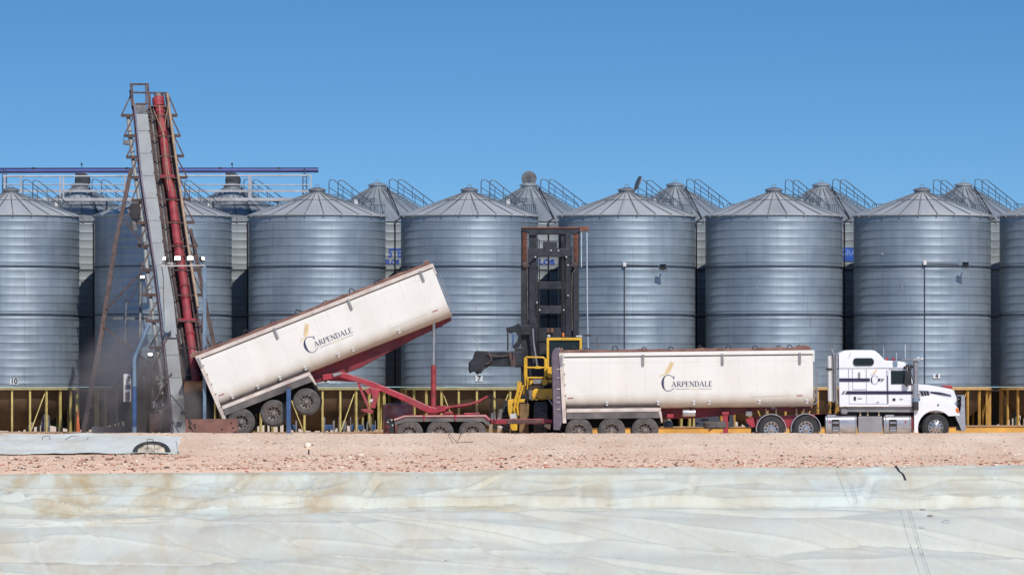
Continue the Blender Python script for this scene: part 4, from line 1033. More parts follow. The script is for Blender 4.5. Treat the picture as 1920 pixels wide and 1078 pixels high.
tprism([(622,700),(640,697),(640,701),(625,706)],-.7,-.6,'hinge_block','alloyd',sub)
# ram: red barrel and chrome rod
q0=QT(812,773); q1=QT(812.5,684); q2=QT(813,600)
b=MB(); b.tube([(q0[0],0-.5,q0[1]),(q1[0],-.5,q1[1])],.105,16); b.tube([QT(812,741) and (QT(812,741)[0],-.5,QT(812,741)[1]),(QT(812,739)[0],-.5,QT(812,739)[1])],.125,16); ram=b.build('hoist_ram','redtube',tp,local=True,smooth=40)
b=MB(); b.tube([(q1[0],-.5,q1[1]),(q2[0],-.5,q2[1])],.066,14); b.build('piston_rod','chrome',ram,local=True,smooth=40)
b=MB(); a=[QT(*p) for p in ((836,766),(850,762),(862,761),(880,758),(898,752),(914,743))]; b.tube([(x,-.5,z) for x,z in a],[.07,.06,.075,.06,.05,.04],10); b.build('hydraulic_hose','redtube',tp,local=True,smooth=50)
# dark sheet painted as the shaded rear opening; the body itself is closed
b=MB(); b.prism([((3.9+(0))*U,168*U),(7.8*U,68*U),(6.8*U,68*U),(2.9*U,168*U)],-1.15,1.15); b.build('rear_opening_shade','dark',tp,local=True)

# ---- three-axle dolly
dl=thing('trailer_dolly','low red and black three axle dolly between the two trailers','dolly')
X0=825
def D(px,py): return Q(px,py,X0)
b=MB(); P=[(738,785),(758,778),(912,777),(921,786),(917,789),(908,781.5),(760,782),(741,789)]
b.prism([D(*p) for p in P],-1.28,-.6); gd=b.build('mudguard','red',dl,local=True,bevel=.01)
b=MB(); P=[(740,788),(759,781.5),(909,781),(918,789),(918,800),(905,790),(760,790),(741,797)]
b.prism([D(*p) for p in P],-1.24,-.62); b.build('guard_skirt','guard',gd,local=True)
b=MB(); P=[(739,786.2),(758.6,779.4),(911,778.4),(920,786.6),(920,787.6),(911,779.8),(759,780.8),(740,787.6)]
b.prism([D(*p) for p in P],-1.288,-1.27); b.build('trim_strip','whitetrim',gd,local=True)
b=MB()
for x in (795,854): b.prism([D(x-1.5,777),D(x+2.5,777),D(x+2,788),D(x,788)],-1.31,-1.28)
b.build('bracket','red',gd,local=True)
b=MB(); b.box((D(745,0)[0],-.6,.25),(D(908,0)[0],.6,.95)); b.build('frame','dark',dl,local=True)
b=MB(); b.prism([D(*p) for p in ((725,786),(738,785),(739,812),(729,812))],-1.2,1.2); tb=b.build('tail_box','black',dl,local=True,bevel=.02)
for k,(px,py,m_) in enumerate(((727.5,791,'sign'),(735,787,'box'),(736.5,797,'sign'),(728,800,'redlens'))):
    b=MB(); a=D(px,py); b.tube([(a[0],-1.22,a[1]),(a[0],-1.19,a[1])],.03,8); b.build('tail_light',m_,tb,local=True)
for px in (768,825.5,886): wheel(dl,D(px,0)[0],24.5*U,-1.24,'trailer')
b=MB(); b.prism([D(*p) for p in ((919,786),(1028,785),(1037,787),(1036,793),(1012,795),(925,795),(919,791))],-.3,-.1); b.prism([D(*p) for p in ((919,786),(1028,785),(1036,793),(925,795))],.1,.3)
db=b.build('drawbar','red',dl,local=True,bevel=.02)
b=MB(); b.prism([D(*p) for p in ((950,787),(1020,787),(1018,793),(952,794))],-.335,-.305); b.build('worn_patch','steel',db,local=True)
b=MB()
for pts in (((914,741),(922,752),(926,775),(928,812)),((914,741),(925,742),(934,755),(936,775),(930,790)),((914,742),(918,760),(922,800)),((936,795),(950,804),(962,808)),((944,795),(955,800),(960,806)),((905,755),(914,742),(920,741),(930,750),(934,765))):
    b.tube([(D(*p)[0],-.35,D(*p)[1]) for p in pts],.016,6)
b.build('air_hose','wire',dl,local=True,smooth=60)
for pts_,ya_,yb_ in ((((918,795),(924,795),(923,810),(928,813),(916,812)),-.5,-.3),(((934,799),(941,805),(938,811),(932,811)),-.5,-.35),(((1022,795),(1034,795),(1032,806),(1022,800)),-.4,-.2)):
    b=MB(); b.prism([D(*p) for p in pts_],ya_,yb_); b.build('coupling_gear','tan',dl,local=True,bevel=.01)
b=MB(); a=D(806,776); 
for px,py,w,h in ((797,772,34,6),(830,774,20,5),(870,775,30,4)): b.box((D(px,0)[0],-.5,D(px,py+3)[1]),(D(px+w,0)[0],.4,D(px,py+3)[1]+h*U))
b.build('top_frame','red',dl,local=True,bevel=.02)
place(dl,825)
# rusty drum tank
t=thing('rusty_tank','rusty dark red round tank standing behind the dolly tail','tank',at(747,812,203.4))
b=MB(); r=29/F*203.4; c=at(747,816,203.4); hh=58/F*203.4
b.lathe([(r,0),(r,hh*.45),(r+.02,hh*.47),(r,hh*.5),(r,hh-.03),(r-.03,hh),(r*.5,hh+.04),(.001,hh+.05)],c,'z',40)
M['tank']=mat('rusty_red_tank',(.38,.12,.11),.35,.1,.35,2.5,dirt=(.45,.37,.32),damt=.8,dscale=2.2)
b.build('shell','tank',t,smooth=40)
b=MB(); b.lathe([(.0,0),(.12,0),(.12,.12),(.0,.12)],c+Vector((0,-.1,hh+.03)),'z',12); b.build('lid','steel',t)
# grey sacks / boards near the drawbar
for i,(pts,l,Yq) in enumerate((([(920,788),(921,774),(928,772),(930,788)],'small grey board standing behind the drawbar, left one',202.6),([(931,790),(934,768),(940,766),(942,770),(939,790)],'taller grey board standing behind the drawbar, right one',202.5))):
    b=MB(); b.pp(pts,Yq,Yq+.2); tag(b.build('grey_board','clutter',bevel=.02),l,'board','grey boards behind the drawbar')
# blue post and rusty ramp
b=MB(); b.box(at(537,820,199.2),at(546,724,199.4)); 
t=thing('blue_post','upright blue steel post in front of the tipped trailer wheels','post',at(541,816,198.6))
b=MB(); b.box(at(537,840,198.3),at(545.5,727,198.5)); b.build('shaft','blue',t,bevel=.01)
b=MB(); b.box(at(536.5,727,198.28),at(546,720,198.52)); b.build('cap','steel',t,bevel=.01)
t=thing('ramp_plate','rust brown steel plate wall at the foot of the conveyor tower','plate',at(396,816,198.1))
b=MB(); b.pp([(346,840),(348,786),(444,784.5),(446,790),(447,806),(436,811),(440,840)],198.1,198.3); pl=b.build('plate','plate',t,bevel=.01)
b=MB()
for x,y in ((354,800),(358,793),(357,803),(365,796),(416,805),(437,802),(434,793),(366,801)): c=at(x,y,198.095); b.lathe([(.001,-.012),(.035,-.01),(.04,.01)],c,'y',8)
b.build('bolt','dark',pl)
b=MB(); b.box(at(300,836,198.4),at(560,817.5,201.8)); tag(b.build('grid_pad','steel'),'dark steel grid pad under the tipped trailer rear wheels','pad')
# ------------------------------------------------------------------ truck
tk=thing('prime_mover','white bonneted truck with chrome stacks and dark purple stripes','truck')
XT=1640
def T(px,py): return Q(px,py,XT)
def tb_(root,name,mt,x0,y0,x1,y1,ya,yb,bevel=0):
    a=T(x0,y0); c=T(x1,y1); b=MB(); b.box((a[0],ya,a[1]),(c[0],yb,c[1])); return b.build(name,mt,root,local=True,bevel=bevel)
def tpr(root,name,mt,pts,ya,yb,bevel=0,smooth=None):
    b=MB(); b.prism([T(*p) for p in pts],ya,yb); return b.build(name,mt,root,local=True,bevel=bevel,smooth=smooth)
def arc(cx,cy,r,a0,a1,n): return [(cx+r*math.cos(R(a0+(a1-a0)*i/n)),cy-r*math.sin(R(a0+(a1-a0)*i/n))) for i in range(n+1)]
cabp=[(1574.6,762.5),(1574.6,661),(1578,659.5),(1586,656.2),(1600,655.4),(1638,655.6),(1644,657.5),(1650,662),(1660,673),(1664,675),(1690,676.5),(1698,679),(1704,686),(1707,692),(1715,722),(1716,762.5)]
# stations across the width so that the roof crowns in
b=MB(); n=len(cabp); vs=[]
cx=1640
for y,k in ((-1.25,1.0),(-1.25,1.0),(-1.17,1.0),(-.9,1.0),(.9,1.0),(1.17,1.0),(1.25,1.0)):
    for (px,py) in cabp:
        dz=0
        ay=abs(y)
        q=T(px,py); z=q[1]; x=q[0]
        if ay>=1.24 and py<700: z-= .10*(1 if py<690 else .3)*max(0,min(1,(700-py)/30)); x-= (.03 if px>1690 else 0)
        elif ay>=1.16 and py<700: z-=.02
        yy=y
        if py<685: yy=y*(.965 if ay>1.2 else 1)
        vs.append((x,yy,z))
vs=vs[n:]; rows_=6
fs=[(i*n+j,(i+1)*n+j,(i+1)*n+(j+1)%n,i*n+(j+1)%n) for i in range(rows_-1) for j in range(n)]
fs+=[tuple(range(n)),tuple(range(rows_*n-1,(rows_-1)*n-1,-1))]
b.add(vs,fs); cab=b.build('cab','cab',tk,local=True,smooth=28,bevel=.02)
Yc=-1.254
def pat(parent,name,mt,pts,ya=Yc,th=.006,bevel=0): return tpr(parent,name,mt,pts,ya-th,ya+.02,bevel)
def rrect(x0,y0,x1,y1,r,n=5):
    P=[]
    for cx_,cy_,a in ((x1-r,y0+r,0),(x0+r,y0+r,90),(x0+r,y1-r,180),(x1-r,y1-r,270)): P+=arc(cx_,cy_,r,a,a+90,n)
    return P
pat(cab,'window_frame','black',rrect(1601.4,671.2,1640.3,685.4,6),-1.215,.045); 
wn=pat(cab,'sleeper_window','glass',rrect(1602.6,672.4,1639,684.2,5),-1.215,.052)
pat(cab,'stripe','navy',[(1574.8,709),(1632.5,709),(1632,715),(1574.8,715)]); pat(cab,'stripe','navy',[(1648,709.5),(1653,709.5),(1650.5,714.5),(1647,714.5)])
pat(cab,'stripe_tip','alloyd',[(1654,709.5),(1660,709.5),(1656,714.5),(1652,714.5)])
pat(cab,'stripe','navy',[(1589,732.8),(1713.8,732.8),(1714.3,739),(1585.5,739)]); pat(cab,'stripe_tip','alloyd',[(1582,732.8),(1587,732.8),(1583.5,738.8),(1578.5,738.8)])
big_c(cab,'logo',T(1641,711.8)[0],T(1641,711.8)[1],16.5*U,-1.266,'emblem'); wheat(cab,*T(1637,703.5),*T(1645,692.5),-1.266,2.2*U)
b=MB()
def seam(p,q,w=.016): a=T(*p); c=T(*q); b.bar((a[0],-1.253,a[1]),(c[0],-1.253,c[1]),w,.01)
for p,q in (((1575,689.5),(1705,689.5)),((1600,691),(1600,730)),((1626,691),(1626,757)),((1664,693),(1664,757)),((1666.6,694),(1666.6,757)),((1600,730),(1626,730)),((1592,757),(1665,757)),((1593,690),(1593,757)),((1668,692),(1706,692)),((1667,760),(1714,760)),((1597,660),(1594,670))): seam(p,q)
b.build('panel_seam','caseam',cab,local=True)
pat(cab,'door_strip','navy',[(1665,704),(1666,704),(1666,757),(1665,757)])
# door window
pat(cab,'window_frame','black',[(1672,694.5),(1706,694.5),(1710,706),(1711,722),(1699,722),(1695,720),(1672,720)],Yc,.004)
pat(cab,'door_window','glass',[(1673,695.6),(1704.5,695.6),(1709,707),(1710,721),(1700,721),(1695.5,718.8),(1673,718.8)],Yc,.012)
b=MB(); a=T(1707.5,693); c=T(1715,721); b.add([(a[0]+.03,-1.1,a[1]),(a[0]+.03,1.1,a[1]),(c[0]+.03,1.1,c[1]),(c[0]+.03,-1.1,c[1])],[(0,1,2,3)]); b.build('windscreen','glass',cab,local=True)
tb_(cab,'grab_handle','alloyd',1611,697.5,1614.3,709,-1.29,-1.25,.005)
tb_(cab,'hatch_latch','wire',1601.5,743.5,1606,750.8,-1.262,-1.25,.01); tb_(cab,'door_handle','wire',1674.3,746.5,1680,751.5,-1.262,-1.25,.01)
tb_(cab,'hatch_badge','alloyd',1609,746,1617,748,-1.258,-1.25); tb_(cab,'door_badge','alloyd',1687,747.5,1694,749.2,-1.258,-1.25); tb_(cab,'small_badge','wire',1644,753.6,1649,754.8,-1.258,-1.25)
m_=text_mb('Super-Liner',.10,shear=.3); q=T(1690,737); 
tb_(cab,'side_intake','bluegrey',1675.5,677,1684.5,688.5,-1.235,-1.2,.02)
for x in (1665.5,1678.5):
    b=MB(); q=T(x,675); b.lathe([(.05,-.02),(.05,.04),(.03,.09),(.001,.10)],(q[0],-.9,q[1]),'z',10); b.build('marker_light','redlens',cab,local=True,smooth=50)
# visor
tpr(cab,'sun_visor','cab',[(1684,678),(1697,677.5),(1709,687),(1707,690),(1700,686),(1690,682)],-1.2,1.2,.02)
# step panels below cab
tpr(tk,'sill_panel','alloyd',[(1590,763),(1716,763),(1714,773),(1590,772)],-1.12,1.1,.02)
tpr(tk,'exhaust_box','alloyd',[(1576,763.5),(1589,763.5),(1592,772),(1588,777),(1578,776)],-1.15,-.5,.05)
tb_(tk,'underfloor','dark',1577,772,1716,781,-.95,.95)
for x in (1613,1627,1648):
    a=T(x,776); b=MB(); b.box((a[0],-1.0,a[1]-.07),(a[0]+.06,-.9,a[1]+.07)); b.build('tank_strap_end','gold',tk,local=True)
# hood and fenders
hoodp=[(1713,722),(1722,718.6),(1745,721),(1768,724.8),(1787,728.6),(1791.5,731),(1795.5,745),(1797,762),(1797,776),(1713,770)]
b=MB(); n=len(hoodp); vs=[]
st=[(-1.0,.08),(-.95,.03),(-.8,.01),(-.4,0),(.4,0),(.8,.01),(.95,.03),(1.0,.08)]
for y,dz in st:
    for px,py in hoodp:
        k=1 if py<733 else 0; q=T(px,py); tap=1-.06*max(0,(px-1720)/75)
        vs.append((q[0],y*tap,q[1]-dz*k))
fs=[(i*n+j,(i+1)*n+j,(i+1)*n+(j+1)%n,i*n+(j+1)%n) for i in range(len(st)-1) for j in range(n)]
fs+=[tuple(range(n)),tuple(range(len(st)*n-1,(len(st)-1)*n-1,-1))]
b.add(vs,fs); hood=b.build('hood','cab',tk,local=True,smooth=35)
fp=[(1714.5,811),(1714.5,748),(1722,744),(1740,741.5),(1758,741),(1774,744),(1785,749),(1793,757),(1799,768),(1800.5,776),(1798,779.5),(1780,780)]+arc(1755,803,33.5,43,182,16)+[(1722,811)]
fpi=[(1714.5,811),(1714.5,758),(1722,752),(1740,748),(1758,746),(1774,748),(1785,752),(1793,759),(1799,769),(1800.5,776),(1798,779.5),(1780,780)]+arc(1755,803,33.5,43,182,16)+[(1722,811)]
for sgn in (-1,1):
    b=MB(); n=len(fp); vs=[]
    for (y,pts,sh) in ((.80,fp,0),(1.04,fp,0),(1.16,fpi,0),(1.22,fpi,2)):
        for i,(px,py) in enumerate(pts):
            if sh and 1<=i<=9: py+=3
            q=T(px,py); vs.append((q[0],sgn*y,q[1]))
    fs=[(i*n+j,(i+1)*n+j,(i+1)*n+(j+1)%n,i*n+(j+1)%n) for i in range(3) for j in range(n)]
    fs+=[tuple(range(n)),tuple(range(4*n-1,3*n-1,-1))]
    if sgn<0: fs=[tuple(reversed(f)) for f in fs]
    b.add(vs,fs); fe=b.build('fender','cab',tk,local=True,smooth=40,bevel=.012)
    if sgn<0: fen=fe
    b=MB(); b.lathe([(34*U,-.02),(34*U,.40)] ,(T(1755,803)[0],sgn*1.2 if sgn<0 else .8,T(1755,803)[1]),'y',24,a0=10,a1=175); b.build('arch_liner','dark',fe,local=True)
hy=-.995
def hp(name,mt,pts,ya,yb,par=hood): return tpr(par,name,mt,pts,ya,yb)
hp('stripe','navy',[(1746,733.4),(1765,735.2),(1785,740.2),(1786,742.4),(1762,739.4),(1748,737.2)],-1.0,-.85)
vf=hp('vent_frame','chrome',[(1725.5,731.5),(1743,732),(1746,736),(1745,744.2),(1731,744)],-1.03,-.9)
for k in range(3): hp('louvre','dark',[(1727.2+k*5.6,733),(1731.6+k*5.6,733.2),(1734.4+k*4.9,742.8),(1731+k*5,742.6)],-1.037,-1.02,vf)
b=MB()
for k in range(3):
    a=T(1722+k*0,752-k*4.5); c=T(1726.5,747-k*4.5); b.bar((a[0],-1.2,a[1]),(c[0],-1.2,c[1]),.035,.03)
b.build('side_vent','black',fen,local=True)
tpr(hood,'grille','chrome',[(1791,733),(1796,745),(1799,763),(1799,778),(1794,778),(1790,740)],-.72,.72)
b=MB(); q=T(1760,759); b.tube([(q[0],-1.25,q[1]),(q[0],-1.18,q[1])],.035,8); b.build('indicator','wire',fen,local=True)
tpr(fen,'headlight','amber',[(1793,764),(1798,765),(1799,773),(1796,775),(1792.5,770)],-1.235,-1.18,.01)
tpr(hood,'hood_bug_guard','navy',[(1790,731),(1793,731),(1796,741),(1796,748),(1793,745)],-.75,.75)
tpr(tk,'bumper','alloy',[(1792,780.5),(1800,779),(1803,760),(1803.5,742),(1808,740),(1810,745),(1810.5,780),(1811.5,807),(1803.5,808.5),(1799,796),(1795,788)],-1.2,1.2,.015)
b=MB()
for y in (-.95,-.4,.4,.95): 
    a=T(1805,742); c=T(1805,720+10); b.tube([(a[0],y,a[1]-.8),(a[0],y,a[1]+.0)],.035,8)
a=T(1801,757); b.tube([(a[0]+.02,-1.1,a[1]),(a[0]+.02,1.1,a[1])],.03,8); a=T(1801,747); b.tube([(a[0]+.02,-1.1,a[1]),(a[0]+.02,1.1,a[1])],.03,8)
b.build('bull_bar','alloyd',tk,local=True,smooth=50)
for py in (749,757):
    b=MB(); a=T(1801,py); b.lathe([(.001,.0),(.08,.02),(.09,.1),(.05,.15),(.001,.16)],(a[0]-.1,-1.1,a[1]),'x',14); b.build('spot_lamp','glass',tk,local=True,smooth=50)
tb_(tk,'front_axle_box','dark',1720,775,1796,800,-.78,.78)
tb_(tk,'step_guard','dark',1796,790,1803,806,-1.1,-.6)
# intake / front stack
xs_=T(1717.5,0)[0]
def stack(name,parts,y,par=tk):
    root_=None
    for i,(px,pa,pb,r,mt) in enumerate(parts):
        a=T(px,pa); c=T(px,pb); b=MB(); b.tube([(a[0],y,a[1]),(c[0],y,c[1])],r,20); o=b.build(name if i==0 else ['pipe_section','pipe_band','pipe_base','pipe_tip'][min(i-1,3)],mt,root_ or par,local=True,smooth=40)
        root_=root_ or o
    return root_
s1=stack('air_intake',[(1718,672,719,.085,'alloyd'),(1717,719,746,.125,'chrome'),(1717,746,753,.128,'bluegrey'),(1717,753,769,.125,'wire')],-1.30)
b=MB(); a=T(1693,673.5); c=T(1733,672.5); b.tube([(a[0],-1.25,a[1]),(c[0],-1.35,c[1])],.03,8); a=T(1712,670); c=T(1727,676); b.box((a[0],-1.45,a[1]),(c[0],-1.2,c[1])); b.build('mirror_bar','chrome',tk,local=True,smooth=40,bevel=.03)
tpr(tk,'mirror','black',[(1697,696),(1706,694),(1708,700),(1706,722),(1699,725),(1695.5,718)],-1.5,-1.38,.03)
b=MB(); b.tube([(T(1702,688)[0],-1.40,T(1702,688)[1]),(T(1703,730)[0],-1.40,T(1703,730)[1])],.02,6); b.tube([(T(1702,688)[0],-1.40,T(1702,688)[1]),(T(1710,684)[0],-1.2,T(1702,684)[1])],.02,6); b.build('mirror_arm','chrome',tk,local=True,smooth=50)
b=MB()
for px,pa,pb,r in ((1699.3,646,692,.018),(1683,660,680,.010),(1659,650,676,.009)): b.tube([(T(px,pb)[0],-1.2,T(px,pb)[1]),(T(px,pa)[0],-1.2,T(px,pa)[1])],r,6)
b.build('aerial','cable',tk,local=True)
b=MB()
for px,py,r in ((1703,686,.08),(1711,687,.07),(1707,692,.07),(1698,689,.06)): q=T(px,py); b.lathe([(.001,-r),(r*.7,-r*.7),(r,0),(r*.7,r*.7),(.001,r)],(q[0],-1.3,q[1]),'z',10)
b.build('lamp_cluster','wire',tk,local=True,smooth=60)
# rear stack behind the sleeper
s2=stack('exhaust_stack',[(1557.5,667,752,.08,'box'),(1557,690,694,.12,'wire')],-1.05)
b=MB(); a=T(1562,653); b.tube([(T(1561.5,653.5)[0],-1.0,T(1562,653.5)[1]),(T(1563.5,657)[0],-1.0,T(1563,657)[1]),(T(1566.5,663)[0],-1.0,T(1565,663)[1]),(T(1567,680)[0],-1.0,T(1567,680)[1]),(T(1567.5,752)[0],-1.0,T(1567.5,752)[1])],.045,10); b.build('chrome_pipe','chrome',tk,local=True,smooth=50)
tpr(tk,'stack_shield','alloyd',[(1561,664),(1565.5,664),(1566,755),(1561,752)],-.95,-.4)
b=MB(); b.tube([(T(1570,665)[0],-1.12,T(1570,665)[1]),(T(1569.5,700)[0],-1.12,T(1569,700)[1]),(T(1570,750)[0],-1.12,T(1570,750)[1]),(T(1573,757)[0],-1.12,T(1573,757)[1])],.025,8); b.box((T(1566,0)[0],-1.1,T(1570,692)[1]),(T(1573.5,0)[0],-1.0,T(1570,690)[1]));b.box((T(1569,0)[0],-1.1,T(1570,692)[1]),(T(1573.5,0)[0],-.2,T(1570,663)[1])); b.build('grab_rail','alloy',tk,local=True,smooth=50)
b=MB()
for pts in (((1568,737),(1558,742),(1553,750),(1556,762),(1566,770)),((1555,752),(1546,764),(1535,765),(1528,752)),((1558,757),(1556,770),(1552,778)),((1566,757),(1568,768),(1566,778))): b.tube([(T(*p)[0],-.7,T(*p)[1]) for p in pts],.018,6)
b.build('air_hose','wire',tk,local=True,smooth=60)
# tanks
for (x0,x1,lab) in ((1548.5,1606.5,1),(1657.5,1709,2)):
    b=MB(); a=T(x0,779.5); c=T(x1,812); cz_=(a[1]+c[1])/2; rr=(a[1]-c[1])/2
    pts=[]
    for i in range(28):
        t_=2*math.pi*i/28; ex=.5; pts.append((-.92+.34*math.copysign(abs(math.cos(t_))**ex,math.cos(t_)),cz_+rr*math.copysign(abs(math.sin(t_))**ex,math.sin(t_))))
    n=28; vs=[(a[0],y,z) for y,z in pts]+[(c[0],y,z) for y,z in pts]
    b.add(vs,[(j,n+j,n+(j+1)%n,(j+1)%n) for j in range(n)]+[tuple(range(n)),tuple(range(2*n-1,n-1,-1))]); tn=b.build('fuel_tank','alloy',tk,local=True,smooth=40,bevel=.01)
    xr=x0+11.5 if lab==1 else x0+10
    b=MB(); b.prism([T(*p) for p in rrect(xr,785.5,xr+14.5,809,2.5)],-1.285,-1.2); sp=b.build('step_recess','wire',tn,local=True)
    for yy in (791,800):
        b=MB(); b.prism([T(*p) for p in ((xr+1.5,yy),(xr+13,yy),(xr+13,yy+2.6),(xr+1.5,yy+2.6))],-1.31,-1.2); b.build('step_tread','chrome',sp,local=True)
    b=MB(); b.prism([T(*p) for p in ((xr+1,804),(xr+13.5,804),(xr+13,808.4),(xr+1.6,808.4))],-1.30,-1.2); b.build('step_tread','chrome',sp,local=True)
    b=MB()
    for xx in (x0+3,x1-3): b.box((T(xx,0)[0],-1.268,c[1]+.02),(T(xx,0)[0]+.035,-1.24,a[1]-.03))
    b.build('tank_seam','alloyd',tn,local=True)
    b=MB(); xx=x0+6.5 if lab==1 else x1-12; b.prism([T(*p) for p in ((xx,789),(xx+2.6,789),(xx+2.6,793),(xx,793))],-1.272,-1.25); b.build('small_marking','redlens',tn,local=True)
    tb_(tk,'tank_bracket','alloy',x0+4,777.4,x0+20,779.4,-1.1,-.8)
tpr(tk,'step_panel','alloyd',rrect(1609.7,780.5,1655,811,2),-1.2,-.7,.01)
tb_(tk,'frame_rail','red',1530,776,1716,798,-.5,.5)
tb_(tk,'cross_box','chassis',1709.5,779,1714,806,-1.15,-.6)
tpr(tk,'rear_frame','red',[(1420,781),(1552,776),(1552,800),(1420,802)],-.5,.5)
tpr(tk,'rear_box','red',[(1400,784),(1415,781),(1418,800),(1412,802),(1402,792)],-.7,-.4,.02)
tb_(tk,'rear_underframe','dark',1412,784,1425,812,-.4,.4)
for x in (1437,1456,1494,1508):
    b=MB(); b.box((T(x,0)[0],-.7,T(x,778)[1]),(T(x+3,0)[0],-.6,T(x,766)[1])); b.build('frame_bracket','tan',tk,local=True)
for cx_,k in ((1446.5,'drive'),(1511.5,'drive')):
    wheel(tk,T(cx_,0)[0],24.8*U,-1.24,'drive')
    b=MB(); b.lathe([(27*U,-1.27),(28.6*U,-1.27),(28.6*U,-.62),(27*U,-.62),(27*U,-1.27)],(T(cx_,0)[0],0,24.8*U),'y',24,a0=-12,a1=192); b.build('mudguard','chrome',tk,local=True,smooth=40)
    b=MB(); b.tube([(T(cx_,0)[0],-.9,24.8*U),(T(cx_,0)[0],.9,24.8*U)],.08,8); b.build('axle','dark',tk,local=True)
wheel(tk,T(1755,0)[0],24.6*U,-1.20,'steer')
place(tk,XT)
b=MB(); b.pp([(1766,726),(1768,722),(1785,722),(1786,731),(1768,731)],209.3,209.6); tag(b.build('red_box','red',bevel=.02),'small dark red box on the silo leg ring just above the truck hood','box')
# tractor-unit end of the plain mobile beam seen left of the handler
# ------------------------------------------------------------------ container handler
YM=203.9
ch_=thing('container_handler','tall black and yellow container handler behind the trailers','container handler',at(1020,812,YM))
def cp(name,mt,pts,y0,y1,par=ch_,bevel=0): b=MB(); b.pp(pts,y0,y1); return b.build(name,mt,par,bevel=bevel)
def cr(name,mt,x0,y0,x1,y1,ya,yb,par=ch_,bevel=0): return cp(name,mt,[(x0,y0),(x1,y0),(x1,y1),(x0,y1)],ya,yb,par,bevel)
ms=cr('mast','mast',992,436,1006,735,YM,YM+.35,bevel=.01)
cr('mast_rail','mast',1051.5,436,1060,735,YM,YM+.35,ms,.01); cr('mast_rail','mast',1060.5,438,1070,735,YM-.12,YM+.25,ms,.01)
cr('mast_column','black',976.8,494,987,800,YM-.1,YM+.3,ms,.01); cr('mast_column','black',1075,494,1085.5,735,YM-.1,YM+.3,ms,.01)
def chainp(x0,x1):
    b=MB(); y=430
    b.pp([(x0,428),(x1,428),(x1,494),(x0,494)],YM-.0,YM+.25)
    while y<493: b.pp([(x0-.3,y),(x1-1.5,y),(x1-1.5,y+1.6),(x0-.3,y+1.6)],YM-.06,YM+.0); y+=3
    b.build('mast_chain','chain',ms)
chainp(980,988.5); chainp(1075,1083.5)
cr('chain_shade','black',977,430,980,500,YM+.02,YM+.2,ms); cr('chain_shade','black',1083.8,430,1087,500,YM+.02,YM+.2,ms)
cp('crown_beam','mast',[(977,428),(1087,426),(1087,433),(1080,439),(1070,439),(1008,439.5),(1004,442),(993,442),(990,436),(977,434)],YM-.1,YM+.4,ms,.02)
cr('crown_edge','chain',978,425.6,1086,428,YM-.14,YM+.44,ms)
cr('sheave_block','chain',1087,424.5,1104,433,YM-.1,YM+.2,ms,.02)
for x in (1090,1100.5):
    b=MB(); b.tube([at(x,433,YM),at(x+ (0 if x<1095 else .5),(500 if x<1095 else 560),YM),at(x+(0 if x<1095 else 2.5),(501 if x<1095 else 672),YM)],.022,6); b.build('hoist_cable','cable',ms)
cp('cross_beam','mast',[(990,465.5),(1018,465.5),(1018,453.5),(1021,453),(1044,453),(1045,465.5),(1073,465.5),(1073,481.5),(1004,482),(990,497)],YM-.15,YM+.1,ms,.01)
cp('gusset','mast',[(1058,482),(1073,482),(1073,497)],YM-.1,YM+.1,ms)
for ya,yb,in_ in ((528,542,3),(573,588,5)):
    cp('cross_beam','mast',[(1004,ya-in_),(1008,ya),(1056,ya),(1060,ya-in_),(1060,yb+in_),(1056,yb),(1009,yb),(1004,yb+in_)],YM-.04,YM+.2,ms,.01)
cp('cross_beam','mast',[(1004,615),(1062,615),(1062,640),(1004,640)],YM-.04,YM+.2,ms,.01)
cr('hose_reel','black',1048,439,1057,615,YM+.36,YM+.5,ms)
cr('back_plate','black',986,500,992,735,YM+.1,YM+.2,ms); cr('back_plate','black',1068,500,1075,735,YM+.1,YM+.2,ms)
cr('lower_mast_plate','mast',1003,640,1062,735,YM+.02,YM+.2,ms)
b=MB()
for x,y in ((1004,482),(1062,482),(1012,581),(1057,581),(1007,567),(1065,554),(1033,469.5),(1047,470),(1065,497)): b.tube([at(x,y,YM-.19),at(x,y,YM-.15)],.03,8)
b.build('bolt','box',ms)
b=MB(); b.tube([at(1078,497,YM-.2),at(1080,503,YM-.2),at(1073,513,YM-.2),at(1072,560,YM-.2),at(1073,620,YM-.2)],.014,6); b.tube([at(980,497,YM-.2),at(988,500,YM-.2),at(990,600,YM-.2)],.012,6); b.build('hydraulic_hose','rim',ms,smooth=60)
for x in (984,1078): 
    b=MB(); b.lathe([(.001,-.05),(.11,-.04),(.13,0),(.001,.02)],at(x,496,YM-.2),'y',14); b.build('chain_pulley','steel',ms,smooth=40)
b=MB()
for k,x in enumerate((1008,1011,1054,1056.5,1064)):
    b.tube([at(x,445+k*3,YM-.07),at(x+.8*math.sin(k),520,YM-.07),at(x-.6,600,YM-.07),at(x+.5,660,YM-.07)],.018,6)
b.build('mast_hose','wire',ms,smooth=60)
